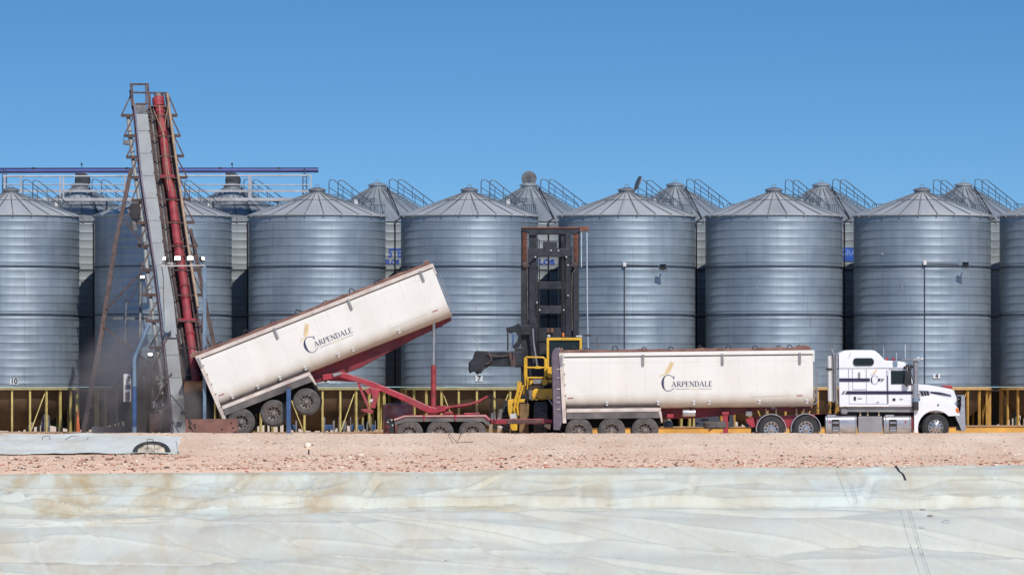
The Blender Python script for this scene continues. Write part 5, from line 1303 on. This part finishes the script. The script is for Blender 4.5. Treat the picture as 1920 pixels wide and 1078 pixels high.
# spreader
sp=cr('spreader','mast',918,659,980,687,YM-.9,YM-.3,bevel=.02)
cp('spreader_head','black',[(894,657),(915,658),(921,664),(924,676),(918,686),(906,693),(902,700),(897,700),(896,703),(893,701),(891,697),(884,697),(883,700),(880.5,699),(878.5,694),(878.5,680),(886,672),(890,660)],YM-1.0,YM-.35,sp,.03)
cp('spreader_tip','mast',[(880,681),(899,678),(902,690),(898,697),(881,696)],YM-1.06,YM-.98,sp,.02)
b=MB(); b.tube([at(913,664,YM-1.04),at(925,667,YM-1.04),at(940,668.5,YM-.96),at(953,667,YM-.94)],.035,8); b.tube([at(918,666,YM-1.05),at(922,674,YM-1.05),at(917,681,YM-1.05),at(910,683,YM-1.05)],.04,8); b.build('spreader_hose','steel',sp,smooth=60)
cp('pivot_plate','steel',[(953,660),(958,662),(964,687),(958,687)],YM-1.0,YM-.9,sp,.01); cp('pivot_plate','steel',[(962,658),(966,675),(968,687),(961,687)],YM-.98,YM-.9,sp,.01)
cr('carriage','black',965,652,984,688,YM-.6,YM-.1,sp,.02)
cp('carriage_bracket','mast',[(972,606),(976,609),(978,640),(974,650),(966,655),(960,650),(970,640),(972,630),(966,622),(958,625),(950,622),(949,614),(958,612),(966,610)],YM-.6,YM-.25,sp,.02)
cr('tilt_rod','black',950.5,622,953.5,657,YM-.6,YM-.54,sp); cr('tilt_rod','blue',960,626,963.5,650,YM-.55,YM-.48,sp)
cr('carriage_mount','black',974,610,994,628,YM-.3,YM,sp,.02)
b=MB(); b.tube([at(999,616,YM-.4),at(1001,645,YM-.4),at(1003,658,YM-.4)],[.035,.035,.06],8); b.tube([at(1003,658,YM-.4),at(1007,685,YM-.4)],.05,8); b.build('lift_cylinder','alloy',ch_,smooth=50)
# cab
cb=cr('operator_cab','black',1026,636,1088,720,YM-1.6,YM-.5,bevel=.03)
b=MB()
for (x0,y0,x1,y1) in ((1025,633,1091,638),(1025,638,1029.5,690),(1086.5,638,1091,690)): b.pp([(x0,y0),(x1,y0),(x1,y1),(x0,y1)],YM-1.72,YM-1.55)
b.build('cab_frame','yellow',cb,bevel=.01)
cr('cab_window','glass',1031,640,1085,688,YM-1.63,YM-1.6,cb)
cr('cab_step_box','orange' if 0 else 'yellow',1026,688,1037,709,YM-1.75,YM-1.5,cb,.02)
for x0,x1,mt,y0,y1 in ((1026,1032,'box',628,632),(1054,1058,'amber',624,632),(1080,1092,'box',629,632),(1026,1030,'chain',615,624),(1033,1038,'chain',615,624),(1092,1108,'wire',627,630)):
    cr('roof_lamp',mt,x0,y0,x1,y1,YM-1.4,YM-1.2,cb,.02)
cr('roof_rack','black',1024,624,1060,633,YM-1.2,YM-.8,cb)
# railings, deck
b=MB(); Yr=YM-1.9
for pts in (((984,700),(984,672),(987,669.5),(1018,670),(1024,674),(1024,705)),((984,689),(1023,689)),((984,708),(1023,708)),((987,712),(987,672)),((1022,672),(1022,706)),((984,700),(985,722),(982,740)),((990,710),(988,730))): b.tube([at(x,y,Yr) for x,y in pts],.038,8)
b.build('guard_rail','yellow',ch_,smooth=60)
cp('rail_shelf','yellow',[(1003,689),(1005,686),(1012,686),(1015,689),(1015,691),(1003,691)],Yr-.1,Yr+.1)
cr('control_panel','alloyd',1000,711,1016,719,Yr,Yr+.1); cp('deck_frame','yellow',[(993,711),(1024,710),(1028,716),(1024,722),(1018,722),(1016,718),(999,718),(993,722)],Yr+.05,Yr+.3,bevel=.01)
cp('deck_bracket','yellow',[(1024,713),(1034,711),(1034,717),(1030,718),(1029,714)],Yr,Yr+.2)
b=MB(); b.tube([at(993,725,Yr+.3),at(1020,725,Yr+.3)],.12,14); b.build('air_filter','clutter',ch_,smooth=50)
cp('body_deck','yellow',[(998,733),(1002,729),(1040,728),(1040,749),(1000,749),(997,742)],Yr-.1,Yr+.9,bevel=.04)
cr('deck_seam','orange',1000,742,1040,743,Yr-.11,Yr-.09); 
for x in (1006,1026): cr('lashing_slot','dark',x-1.5,744.5,x+1.5,746.5,Yr-.115,Yr-.1)
cp('muffler','clutter',[(990,732),(998,730),(998,750),(992,749)],Yr-.05,Yr+.5,bevel=.04)
cp('hazard_strip','sign',[(1027,747),(1031,750),(1039,760),(1037,763)],Yr-.14,Yr-.12); cp('hazard_strip','red',[(1031,749),(1038,753),(1038,758)],Yr-.15,Yr-.14)
# yellow leg, ladder, wheels
cp('wheel_guard_leg','yellow',[(952,749),(972,747),(972,755),(970,775),(958,778),(956,787),(952,768)],Yr-.2,Yr+.4,bevel=.02)
cr('yellow_hub','yhub',973,756,992,812,Yr-.1,Yr+.6,bevel=.05)
cr('yellow_rail','yellow',970,748,985,754,Yr-.15,Yr+.3,bevel=.01)
b=MB()
for pts in (((977,716),(972,735),(967,752),(963,770)),((972,714),(970,735),(964,755)),((981,722),(974,745),(970,760),(971,778))): b.tube([at(x,y,Yr-.3) for x,y in pts],.045,8)
for k in range(5): b.tube([at(973-k*2,722+k*10,Yr-.3),at(979-k*2,724+k*10,Yr-.3)],.03,6)
b.build('access_ladder','yellow',ch_,smooth=60)
for pts in (((956,776),(968,775),(968,784),(957,785)),): cp('label_box','sign',pts,Yr-.35,Yr-.3,bevel=.01)
cp('lower_step','yellow',[(957,794),(970,794),(970,806),(966,807),(957,806)],Yr-.3,Yr-.1,bevel=.01)
def bigtyre(px0,px1,py0,py1,Yq,mt='rubber',name='wheel'):
    # tyre seen from its tread: axle runs along the photo's width
    c=at((px0+px1)/2,(py0+py1)/2,Yq); r=(py1-py0)/2/F*Yq; w=(px1-px0)/2/F*Yq
    b=MB(); b.lathe([(r*.5,-w*.9),(r*.8,-w),(r*.95,-w*.9),(r,-w*.7),(r,w*.7),(r*.95,w*.9),(r*.8,w),(r*.5,w*.9)],c,'x',40,capa=True,capb=True)
    for i in range(28):
        a=2*math.pi*i/28
        q=MB(); q.box((-w*.85,-.05,r-.02),(w*.85,.05,r+.02)); m_=Matrix.Rotation(a,4,'X'); b.add([m_@v+c for v in q.v],q.f)
    b.build(name,mt,ch_,smooth=35)
bigtyre(1001,1027,754,826,Yr+.1); bigtyre(942,955,751,826,Yr+1.2,'rubberk'); bigtyre(1040,1066,754,826,Yr+.5,'rubberk')
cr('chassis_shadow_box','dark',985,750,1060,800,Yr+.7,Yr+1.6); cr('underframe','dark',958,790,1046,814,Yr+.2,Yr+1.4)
b=MB()
for pts in (((988,716),(986,735),(990,748)),((985,730),(992,740),(988,756)),((993,722),(989,742),(984,752)),((965,760),(972,768),(966,778)),((972,757),(969,772),(975,784))): b.tube([at(x,y,Yr-.2) for x,y in pts],.025,6)
b.build('hydraulic_hose','wire',ch_,smooth=60)
# ------------------------------------------------------------------ conveyor tower
def Yt(py,d=0): return 199.3+9.2*(812-py)/652+d
def tp_(px,py,d=0): return at(px,py,Yt(py,d))
tw=thing('conveyor_tower','tall leaning red and grey grain conveyor tower with rusty brackets','conveyor tower',at(300,812,200))
def curve(tab,py):
    for (a,x),(c,z) in zip(tab,tab[1:]):
        if py<=c: return x+(z-x)*(py-a)/(c-a)
    return tab[-1][1]
BL=[(157,247),(214,255.9),(330,266.5),(400,277),(500,292.5),(560,300),(632,308.5),(670,312),(740,320),(800,325),(830,327)]
BR=[(157,275),(214,277),(330,290),(400,299.5),(500,311),(560,320),(632,331),(670,336),(740,344.4),(800,347.5),(830,349)]
RL=[(170,313),(325,333.5),(475,355),(615,377),(720,392)]
RT=[(188,296.5),(250,305.5),(330,314),(370,323),(450,331.5),(520,343.5),(600,352),(650,359.5),(720,368),(745,371)]
b=MB()
def ribbon(L0,R0,y0,y1,d,step,th,inset=0,m=0):
    ys_=[]; y=y0
    while y<y1: ys_.append(y); y+=step
    ys_.append(y1)
    vs=[]
    for y in ys_:
        l=curve(L0,y)+inset; r=curve(R0,y)-inset
        for px in (l,r):
            p=tp_(px,y,d); vs+=[p,p+Vector((0,th,0))]
    k=len(ys_); fs=[]
    for i in range(k-1):
        o_=i*4; q=o_+4
        fs+=[(o_,q,q+2,o_+2),(o_+1,o_+3,q+3,q+1),(o_,o_+1,q+1,q),(o_+2,q+2,q+3,o_+3)]
    fs+=[(0,2,3,1),(len(vs)-4,len(vs)-3,len(vs)-1,len(vs)-2)]
    b.add(vs,fs,m)
ribbon(BL,BR,214,631,0,14,.35); ribbon(BL,BR,636,834,-.10,14,.4)
cv=b.build('belt_cover','belt',tw)
b=MB(); ribbon([(630,308),(638,309.5)],[(630,330),(638,332.5)],631,636.5,-.02,2,.3); b.build('cover_gap','dark',cv)
b=MB(); ribbon([(496,303.5),(520,307),(560,307.5),(634,309)],[(496,313),(520,318),(560,325),(634,332.5)],498,634,-.12,10,.1); b.build('cover_flap','belt',cv)
b=MB(); 
for y in range(245,800,42): 
    ribbon([(y,curve(BL,y)),(y+.6,curve(BL,y))],[(y,curve(BR,y)),(y+.6,curve(BR,y))],y,y+.6,-.125 if y>636 else -.02,1,.05)
b.build('cover_joint','beltj',cv)
# channel along the left edge + head frame
b=MB()
b.tube([tp_(curve(BL,y)-2.2,y,.05) for y in list(range(157,834,26))],.045,4); b.tube([tp_(curve(BL,y)-5.5,y,.25) for y in list(range(170,834,26))],.04,4)
b.build('edge_channel','belted',tw)
b=MB(); b.tube([tp_(curve(BL,y)+1,y,-.13) for y in list(range(500,636,20))],.02,4); b.build('edge_pipe','bluegrey',tw)
b=MB()
for (p,q,w) in (((246,158.5),(278,158.5),.08),((277,158),(279,205),.09),((247,158),(248,200),.09),((249,174),(313,175),.07),((254,195),(279,195),.06),((313,175),(316,240),.06),((281,175),(283,214),.05),((273,160),(274,196),.05)): b.bar(tp_(*p),tp_(*q),w,w)
b.build('head_frame','steel',tw)
b=MB(); ribbon([(196,253),(214,256)],[(196,273),(214,277)],196,213.5,.02,6,.3); b.build('head_chute','dim',tw)
# red tube with flanges
b=MB(); pts=[tp_(curve(RT,y),y,.15) for y in range(190,746,20)]; b.tube(pts,[.17]*len(pts),18); 
rt=b.build('elevator_tube','redtube',tw,smooth=50)
b=MB()
def tflange(y,w,h=.12,r2=None):
    a=tp_(curve(RT,y),y,.15); c=tp_(curve(RT,y+3),y+3,.15); d=(c-a).normalized(); b=MB(); b.tube([a-d*h/2,a+d*h/2],w,18); b.build('flange','redtube',rt,smooth=40)
tflange(191,.25,.26); tflange(198,.23,.22); tflange(212,.2,.08)
for y in (251,374,418,460,508,538,560,627): tflange(y,.21,.05); tflange(y+3,.20,.03)
tflange(332,.20,.06); tflange(480,.22,.3)
b=MB()
for y,w in ((332,29),(600,33)):
    a=tp_(curve(RT,y)-w/2,y+3,.0); c=tp_(curve(RT,y)+w/2,y-3,.35); b=MB(); b.box(a,c); b.build('collar_plate','red',rt,bevel=.01)
b=MB(); b.tube([tp_(297,186,.15),tp_(296.5,177,.15)],.17,14); b.build('tube_head','dim',rt,smooth=40)
b=MB()
for pts in (((287,204),(305,248),(317,330),(325,362)),((315,200),(307,246),(309,290),(312,325),(316,358)),((299,188),(300,230),(306,250))): b.tube([tp_(x,y,-.08) for x,y in pts],.014,5)
b.tube([tp_(280,199,-.08),tp_(315,200,-.08)],.014,5)
b.build('stay_wire','tan',tw)
# tan pipe and dark ladder truss between
b=MB(); b.tube([tp_(curve(RL,y),y,-.1) for y in range(176,616,40)],.055,8); b.build('drain_pipe','tan',tw,smooth=50)
LV=[176,217,255,293,333,374,417,461,506,553,602,652,702]
def truss_left(y): return curve(BR,y)+3
b=MB()
for off,mt_ in ((0,0),(9,0)):
    b.tube([tp_(truss_left(y)+off,y,.35) for y in range(205,760,30)],.055,6)
for off in (-3,-9): b.tube([tp_(curve(RL,y)+off,y,.35) for y in range(176,720,30)],.05,6)
b.tube([tp_(truss_left(y)+5,y,.6) for y in range(205,760,30)],.045,6)
b.build('truss_chord','steel',tw)
b=MB()
b.tube([tp_(truss_left(y)+4.5,y,.5) for y in range(200,760,25)],.085,8); b.tube([tp_(curve(RL,y)-6,y,.55) for y in range(200,700,25)],.07,8); b.build('return_tube','dim',tw,smooth=50)
for y in LV[1:]:
    b=MB()
    b.bar(tp_(truss_left(y)-2,y,-.06),tp_(curve(RL,y)+3,y+1,-.06),.05,.05)
    q=MB(); q.bar(tp_(truss_left(y)-4,y-11,-.05),tp_(truss_left(y)+1,y-4,-.05),.07,.05); q.build('clip','steel',tw)
    for dy in (6,14,26,34):
        if y<250 and dy>20: continue
        yy=y-dy; q=MB(); q.bar(tp_(truss_left(yy)-1,yy,.5),tp_(curve(RL,yy)-2,yy+5,.5),.028,.03); q.build('lattice_bar','steel',tw)
    b.build('truss_rung','steel',tw)
TR=[(217,332),(255,338),(293,344.5),(333,351),(374,357),(417,364),(461,370.5),(506,377),(553,380)]
TL=[(217,227.5),(255,232.5),(295,237),(333,243),(376,247),(418,252.5),(461,257.5),(506,263.5),(553,268),(602,273.5),(652,279.5)]
for i,(y,x) in enumerate(TR):
    b=MB(); ye=y-40; b.bar(tp_(curve(RL,y)-3,y,.2),tp_(x,y,.2),.12,.16); b.bar(tp_(x,y,.2),tp_(curve(RL,ye)+1,ye,.2),.055,.05); b.build('bracket','steel',tw)
for i,(y,x) in enumerate(TL):
    b=MB(); ye=y-40; b.bar(tp_(curve(BL,y)-2,y,.3),tp_(x,y,.3),.12,.16); b.bar(tp_(x,y,.3),tp_(curve(BL,ye)-4,ye,.3),.055,.05); b.build('bracket','steel',tw)
b=MB(); pts=[(240,216),(246,270),(252,320),(262,380),(271,450),(277,520),(286,590),(294,650),(302,700),(303,740)]
b.tube([tp_(x,y,.5) for x,y in pts],.085,10); b.build('pale_tube','belt',tw,smooth=50)
b=MB()
for x,y in ((243,246),(250,284),(262,410),(270,455),(279,542),(285,590)): b.bar(tp_(x-4,y+2,.38),tp_(x+4,y-1,.38),.025,.03)
b.build('tube_clip','wire',tw)
# back legs and braces
b=MB()
def bb(p,q,w,d=1.6): b.bar(at(p[0],p[1],Yt(p[1])+d if p[1]<300 else 204.8),at(q[0],q[1],204.8),w,w)
for (p,q,w,Y0,Y1) in (((246,318),(216,460),.16,205.4,204.6),((216,460),(190,630),.17,204.6,203.9),((190,630),(156,812),.18,203.9,203.0),
                      ((357,430),(402,650),.15,205.0,203.8),((402,650),(440,830),.16,203.8,203.0),((386,560),(372,655),.10,204.2,203.7)):
    b=MB(); b.bar(at(*p,Y0),at(*q,Y1),w,w); b.build('rear_leg','steel',tw)
b=MB()
for (p,q,w,Y0,Y1) in (((267,510),(199,580),.06,203.6,204.0),((233,413),(266,456),.06,204.9,204.3),((194,612),(255,662),.07,203.9,202.8),((160,772),(226,715),.06,203.1,202.9),
    ((330,470),(357,430),.06,204.4,205),((360,440),(382,550),.05,204.4,204),((370,600),(395,650),.08,203.8,203.8),((268,518),(240,570),.03,203.6,204),((255,662),(280,680),.06,202.8,202)):
    b=MB(); b.bar(at(*p,Y0),at(*q,Y1),w,w); b.build('brace','steel',tw)
b=MB(); b.tube([at(264,530,204.2),at(262,660,203.4)],.06,6); b.tube([at(237,560,204.4),at(234,650,204.0)],.03,6); b.bar(at(212,597,204.6),at(275,597,204.6),.10,.1); b.build('service_pipe','dim',tw)
# drive box up the back
b=MB(); b.pp([(241,388),(247,381),(260,379),(262,400),(258,414),(246,412)],204.9,205.5); dm=b.build('drive_motor','black',tw,bevel=.05)
b=MB(); b.tube([at(250,414,205.1),at(253,432,205.1)],.14,12); b.tube([at(244,396,204.85),at(240,398,204.85)],.12,10); b.build('gearbox','dim',dm,smooth=50)
b=MB(); ribbon([(200,curve(BR,200)+6),(450,curve(BR,450)+6),(745,curve(BR,745)+8)],[(200,curve(RL,200)-4),(450,curve(RL,450)-4),(720,386)],205,735,.75,12,.04); b.build('trough_plate','steel',tw)
b=MB()
for y in range(215,700,19): b.pp([(curve(BR,y)+7,y),(curve(BR,y)+14,y+1),(curve(BR,y)+15,y+9),(curve(BR,y)+8,y+8)],Yt(y,.70),Yt(y,.73)); b.pp([(curve(RL,y)-13,y+4),(curve(RL,y)-6,y+4),(curve(RL,y)-5,y+9),(curve(RL,y)-12,y+9)],Yt(y,.70),Yt(y,.73))
b.build('trough_patch','dim',tw)
# orange chute at the foot, its colour brightened for sunlight glowing through
b=MB(); b.tube([at(346,728,200.6),at(388,728,200.6)],.30,18); ot=b.build('boot_drum','orange',tw,smooth=50)
b=MB(); b.pp([(344,712),(388,706),(400,735),(400,812),(350,812),(344,745)],200.9,201.6); b.build('boot_housing','chassis',tw,bevel=.03)
b=MB(); b.tube([tp_(368,700,.15),at(369,720,200.6)],.2,14); b.build('boot_neck','redtube',tw,smooth=50)
b=MB(); b.pp([(342,755),(392,755),(404,812),(344,812)],200.4,200.8); b.build('boot_screen','clutter',tw)
# machinery heap at the base
rr=random.Random(3)
for (pts,Y0,Y1,mt,nm) in (([(284,700),(308,696),(316,735),(322,812),(282,812)],201.6,202.2,'dim','gear_housing'),([(258,720),(284,716),(286,812),(258,812)],202.3,203,'dark','base_frame'),
    ([(300,735),(314,740),(320,770),(300,768)],201.2,201.5,'belted','motor_cover'),([(286,752),(302,752),(302,766),(286,766)],201.3,201.5,'alloyd','junction_box'),([(280,775),(326,778),(330,812),(280,812)],200.9,201.4,'steel','skid'),
    ([(234,790),(262,786),(262,814),(234,814)],202.6,203.1,'steel','sump_box'),([(292,704),(304,706),(304,713),(292,714)],201.2,201.3,'box','valve_block'),([(172,800),(282,796),(282,816),(172,816)],202.6,203.4,'dim','skid_beam')):
    b=MB(); b.pp(pts,Y0,Y1); b.build(nm,mt,tw,bevel=.02)
b=MB()
for k in range(26):
    x=rr.uniform(284,328); y=rr.uniform(690,800); x2=x+rr.uniform(-14,14); y2=y+rr.uniform(8,34)
    b.tube([at(x,y,201.1),at((x+x2)/2+rr.uniform(-4,4),(y+y2)/2,201.0),at(x2,y2,201.05)],rr.choice([.02,.03,.045]),6)
b.build('pipework','dim',tw,smooth=60)
b=MB()
for k in range(9):
    x=rr.uniform(290,322); y=rr.uniform(680,790); b.box(at(x,y,200.95),at(x+rr.uniform(3,6),y+rr.uniform(3,6),201.0))
b.build('fitting','alloyd',tw,bevel=.01)
b=MB(); b.bar(at(322,700,200.7),at(290,752,200.7),.07,.07); b.bar(at(320,620,201.6),at(288,690,201.6),.05,.05); b.bar(at(311,757,200.8),at(300,812,200.8),.08,.06); b.build('strut','steel',tw)
b=MB(); b.pp([(338,770),(346,771),(346,778),(338,778)],198.9,199.1); b.build('rope_bracket','wire',tw)
b=MB(); b.tube([at(320,740,198.95),at(334,756,198.85),at(346,773,198.5),at(356,789,198.0),at(373,817,197.9)],.022,6); tag(b.build('slack_rope','wire',smooth=60),'dark slack rope hanging from the conveyor down across the rusty plate','rope')
# lamps
def lit(px,py,Y0,w,h,label,tilt=0,grp='lit floodlights on the conveyor tower'):
    t=thing('floodlight',label,'floodlight',at(px,py,Y0),group=grp)
    c=at(px,py,Y0); W=w*.82/F*Y0/2; Hh=h*.72/F*Y0/2
    rm=Matrix.Rotation(R(tilt),4,'Z')@Matrix.Rotation(R(-20),4,'X')
    b=MB(); b.box((-W-.03,.0,-Hh-.03),(W+.03,.14,Hh+.03)); b.v=[rm@v+c for v in b.v]; b.build('lamp_head','black',t,bevel=.02)
    b=MB(); b.box((-W,-.02,-Hh),(W,-.005,Hh)); b.v=[rm@v+c for v in b.v]; b.build('lens','lamp',t)
    b=MB(); b.tube([c+Vector((-W,.08,-.02)),c+Vector((-W,.08,-Hh-.1)),c+Vector((W,.08,-Hh-.1)),c+Vector((W,.08,-.02))],.015,6); b.build('bracket','rail',t)
lit(308.5,485,198.9,8,8,'lit floodlight at the left end of the row of four on the tower',-50)
lit(333,484.5,198.9,13,9.5,'lit floodlight second from left in the row of four on the tower')
lit(356.5,484.5,198.9,13,9.5,'lit floodlight third from left in the row of four on the tower')
lit(380.5,485,198.9,7,8,'lit floodlight at the right end of the row, on the grey blue pole',50)
lit(267,519.5,202.3,9,6,'lit lamp under the left brackets of the tower, upper one')
lit(281.5,664.5,200.8,9,6,'lit lamp low on the left of the conveyor tower')
t=thing('floodlight','unlit dark lamp hanging high from the left side of the tower','floodlight',at(236,272,Yt(268)))
b=MB(); b.pp([(232,263),(241,262),(243,269),(243,273),(230,271)],Yt(268,.2),Yt(268,.5)); b.build('lamp_head','dim',t,bevel=.02)
b=MB(); b.tube([at(231.5,266,Yt(268,.3)),at(232,257,Yt(268,.3)),at(240,257,Yt(268,.3)),at(241,264,Yt(268,.3))],.014,6); b.build('bracket','rail',t)
t=thing('lamp_pole','grey blue pole carrying the row of floodlights, behind the trailer corner','pole',at(384,812,199.1))
b=MB(); b.box(at(380.3,497,199.0),at(387,840,199.15)); b.build('shaft','bluegrey',t,bevel=.01)
b=MB(); b.tube([at(302,499,199.0),at(384,498,199.0)],.03,8); b.tube([at(300,494,199.05),at(330,494,199.05)],.03,8); b.box(at(320,492,199.05),at(326,502,199.15)); b.build('cross_arm','railw',t,smooth=50)
# blue bent post and control box
t=thing('bent_post','blue and grey post with bent top left of the conveyor','post',at(252,816,199.8))
b=MB(); b.tube([at(252,724,199.8),at(252,672,199.8),at(256,662,199.8),at(279,608,199.8)],.085,10); b.build('upper_pipe','bluegrey',t,smooth=50)
b=MB(); b.tube([at(252,724,199.8),at(252,800,199.8)],.095,10); b.build('shaft','blue',t,smooth=50)
b=MB(); b.tube([at(252,797,199.8),at(252,840,199.8)],.09,10); b.build('shaft_foot','bluegrey',t,smooth=50)
t=thing('control_box','white electrical control cabinet beside the blue bent post','cabinet',at(238,753,200.6))
b=MB(); b.pp([(231.5,701),(245,701),(245,753),(231.5,753)],200.6,200.9); cb2=b.build('case','box',t,bevel=.01)
for n_,(x0,y0,x1,y1,mt) in {'switch':(240,706,243,709,'wire'),'switch_':(239,711.5,243,713.5,'wire'),'door_panel':(234,721,245,729,'clutter'),'lower_panel':(234,731,243,752,'clutter'),'switch__':(237,716,239,718,'wire')}.items():
    b=MB(); b.pp([(x0,y0),(x1,y0),(x1,y1),(x0,y1)],200.57,200.6); b.build(n_.rstrip('_'),mt,cb2)
b=MB(); b.pp([(235.5,730),(244,730),(244,735),(235.5,735)],200.55,200.57); b.build('label_plate','sign',cb2)
b=MB(); b.pp([(268.5,706),(271,706),(271,722),(268.5,722)],201.9,202.0); tag(b.build('marker_strip','sign'),'small upright white strip in the dust right of the bent post','marker')
# dust
def dust(name,c,r,dens,label,seed):
    me=bpy.data.meshes.new(name); o=bpy.data.objects.new(name,me); COL.objects.link(o)
    import bmesh
    bm=bmesh.new(); bmesh.ops.create_icosphere(bm,subdivisions=4,radius=1)
    for v in bm.verts: v.co=Vector((v.co.x*r[0],v.co.y*r[1],v.co.z*r[2]))
    bm.to_mesh(me); bm.free(); o.location=c
    m=bpy.data.materials.new('dust'); m.use_nodes=True; nt=m.node_tree; nt.nodes.remove(nt.nodes['Principled BSDF']); L=nt.links.new
    pv=nn(nt,'ShaderNodeVolumePrincipled'); pv.inputs['Color'].default_value=(.88,.72,.64,1); pv.inputs['Anisotropy'].default_value=.2
    tc=nn(nt,'ShaderNodeTexCoord'); no=nn(nt,'ShaderNodeTexNoise'); no.inputs['Scale'].default_value=.9; no.inputs['Detail'].default_value=4
    mp=nn(nt,'ShaderNodeMapping'); mp.inputs['Location'].default_value=(seed,0,0); L(tc.outputs['Object'],mp.inputs['Vector']); L(mp.outputs[0],no.inputs['Vector'])
    mr=nn(nt,'ShaderNodeMapRange'); mr.inputs[1].default_value=.38; mr.inputs[2].default_value=.75; mr.inputs[3].default_value=.15; mr.inputs[4].default_value=1.6; L(no.outputs['Fac'],mr.inputs[0])
    sc=nn(nt,'ShaderNodeVectorMath',operation='DIVIDE'); L(tc.outputs['Object'],sc.inputs[0]); sc.inputs[1].default_value=r
    ln=nn(nt,'ShaderNodeVectorMath',operation='LENGTH'); L(sc.outputs[0],ln.inputs[0])
    fo=nn(nt,'ShaderNodeMapRange'); fo.inputs[1].default_value=.25; fo.inputs[2].default_value=1; fo.inputs[3].default_value=1; fo.inputs[4].default_value=0; fo.interpolation_type='SMOOTHSTEP'; L(ln.outputs['Value'],fo.inputs[0])
    mu=nn(nt,'ShaderNodeMath',operation='MULTIPLY'); L(mr.outputs[0],mu.inputs[0]); L(fo.outputs[0],mu.inputs[1])
    m2=nn(nt,'ShaderNodeMath',operation='MULTIPLY'); L(mu.outputs[0],m2.inputs[0]); m2.inputs[1].default_value=dens; L(m2.outputs[0],pv.inputs['Density'])
    L(pv.outputs[0],nt.nodes['Material Output'].inputs['Volume']); me.materials.append(m)
    tag(o,label,'dust',kind='stuff')
dust('dust_cloud',at(268,730,202.0),(3.4,2.6,3.0),1.2,'brown dust haze drifting left of the conveyor foot over the silo legs',0)
dust('dust_cloud',at(350,775,199.8),(1.6,1.3,1.3),2.6,'thick grey dust billowing where the tipped trailer empties',9)

# ------------------------------------------------------------------ light, sky, camera
sun_dir=Vector((math.sin(R(21))*math.cos(R(44)),-math.cos(R(21))*math.cos(R(44)),math.sin(R(44))))
el=math.asin(sun_dir.z); az=math.atan2(sun_dir.x,sun_dir.y)
ld=bpy.data.lights.new('sun','SUN'); ld.energy=3.7; ld.angle=R(.53); ld.color=(1,.955,.89)
so=bpy.data.objects.new('sun',ld); COL.objects.link(so); so.rotation_euler=sun_dir.to_track_quat('Z','Y').to_euler()
w=bpy.data.worlds.new('World'); SC.world=w; w.use_nodes=True; nt=w.node_tree; L=nt.links.new
bg=nt.nodes['Background']; bg.inputs['Strength'].default_value=.105
sk=nn(nt,'ShaderNodeTexSky'); sk.sky_type='NISHITA'; sk.sun_disc=False; sk.sun_elevation=el; sk.sun_rotation=az
sk.altitude=100; sk.air_density=1.0; sk.dust_density=.3; sk.ozone_density=2.2
tc=nn(nt,'ShaderNodeTexCoord'); sx=nn(nt,'ShaderNodeSeparateXYZ'); L(tc.outputs['Generated'],sx.inputs[0])
# lift the deep blue down towards the horizon: a very clear, dry sky
cv_=nn(nt,'ShaderNodeMapRange'); cv_.inputs[1].default_value=0; cv_.inputs[2].default_value=.10; cv_.inputs[3].default_value=.085; cv_.inputs[4].default_value=.36; L(sx.outputs['Z'],cv_.inputs[0])
mxx=nn(nt,'ShaderNodeMath',operation='MAXIMUM'); L(sx.outputs['Z'],mxx.inputs[0]); L(cv_.outputs[0],mxx.inputs[1])
cb=nn(nt,'ShaderNodeCombineXYZ'); L(sx.outputs['X'],cb.inputs[0]); L(sx.outputs['Y'],cb.inputs[1]); L(mxx.outputs[0],cb.inputs[2])
nm=nn(nt,'ShaderNodeVectorMath',operation='NORMALIZE'); L(cb.outputs[0],nm.inputs[0]); L(nm.outputs[0],sk.inputs['Vector'])
hs=nn(nt,'ShaderNodeHueSaturation'); hs.inputs['Saturation'].default_value=1.34; hs.inputs['Value'].default_value=1.12; L(sk.outputs[0],hs.inputs['Color']); L(hs.outputs[0],bg.inputs['Color'])
cd=bpy.data.cameras.new('camera'); cd.lens=180; cd.sensor_width=36; cd.shift_y=(HY-539)/1920; cd.clip_start=1; cd.clip_end=20000
co=bpy.data.objects.new('camera',cd); COL.objects.link(co); co.location=(0,0,CZ); co.rotation_euler=(R(90),0,0); SC.camera=co
SC.view_settings.view_transform='Standard'; SC.view_settings.look='None'; SC.view_settings.exposure=0
SC.cycles.volume_step_rate=2; SC.cycles.volume_max_steps=128
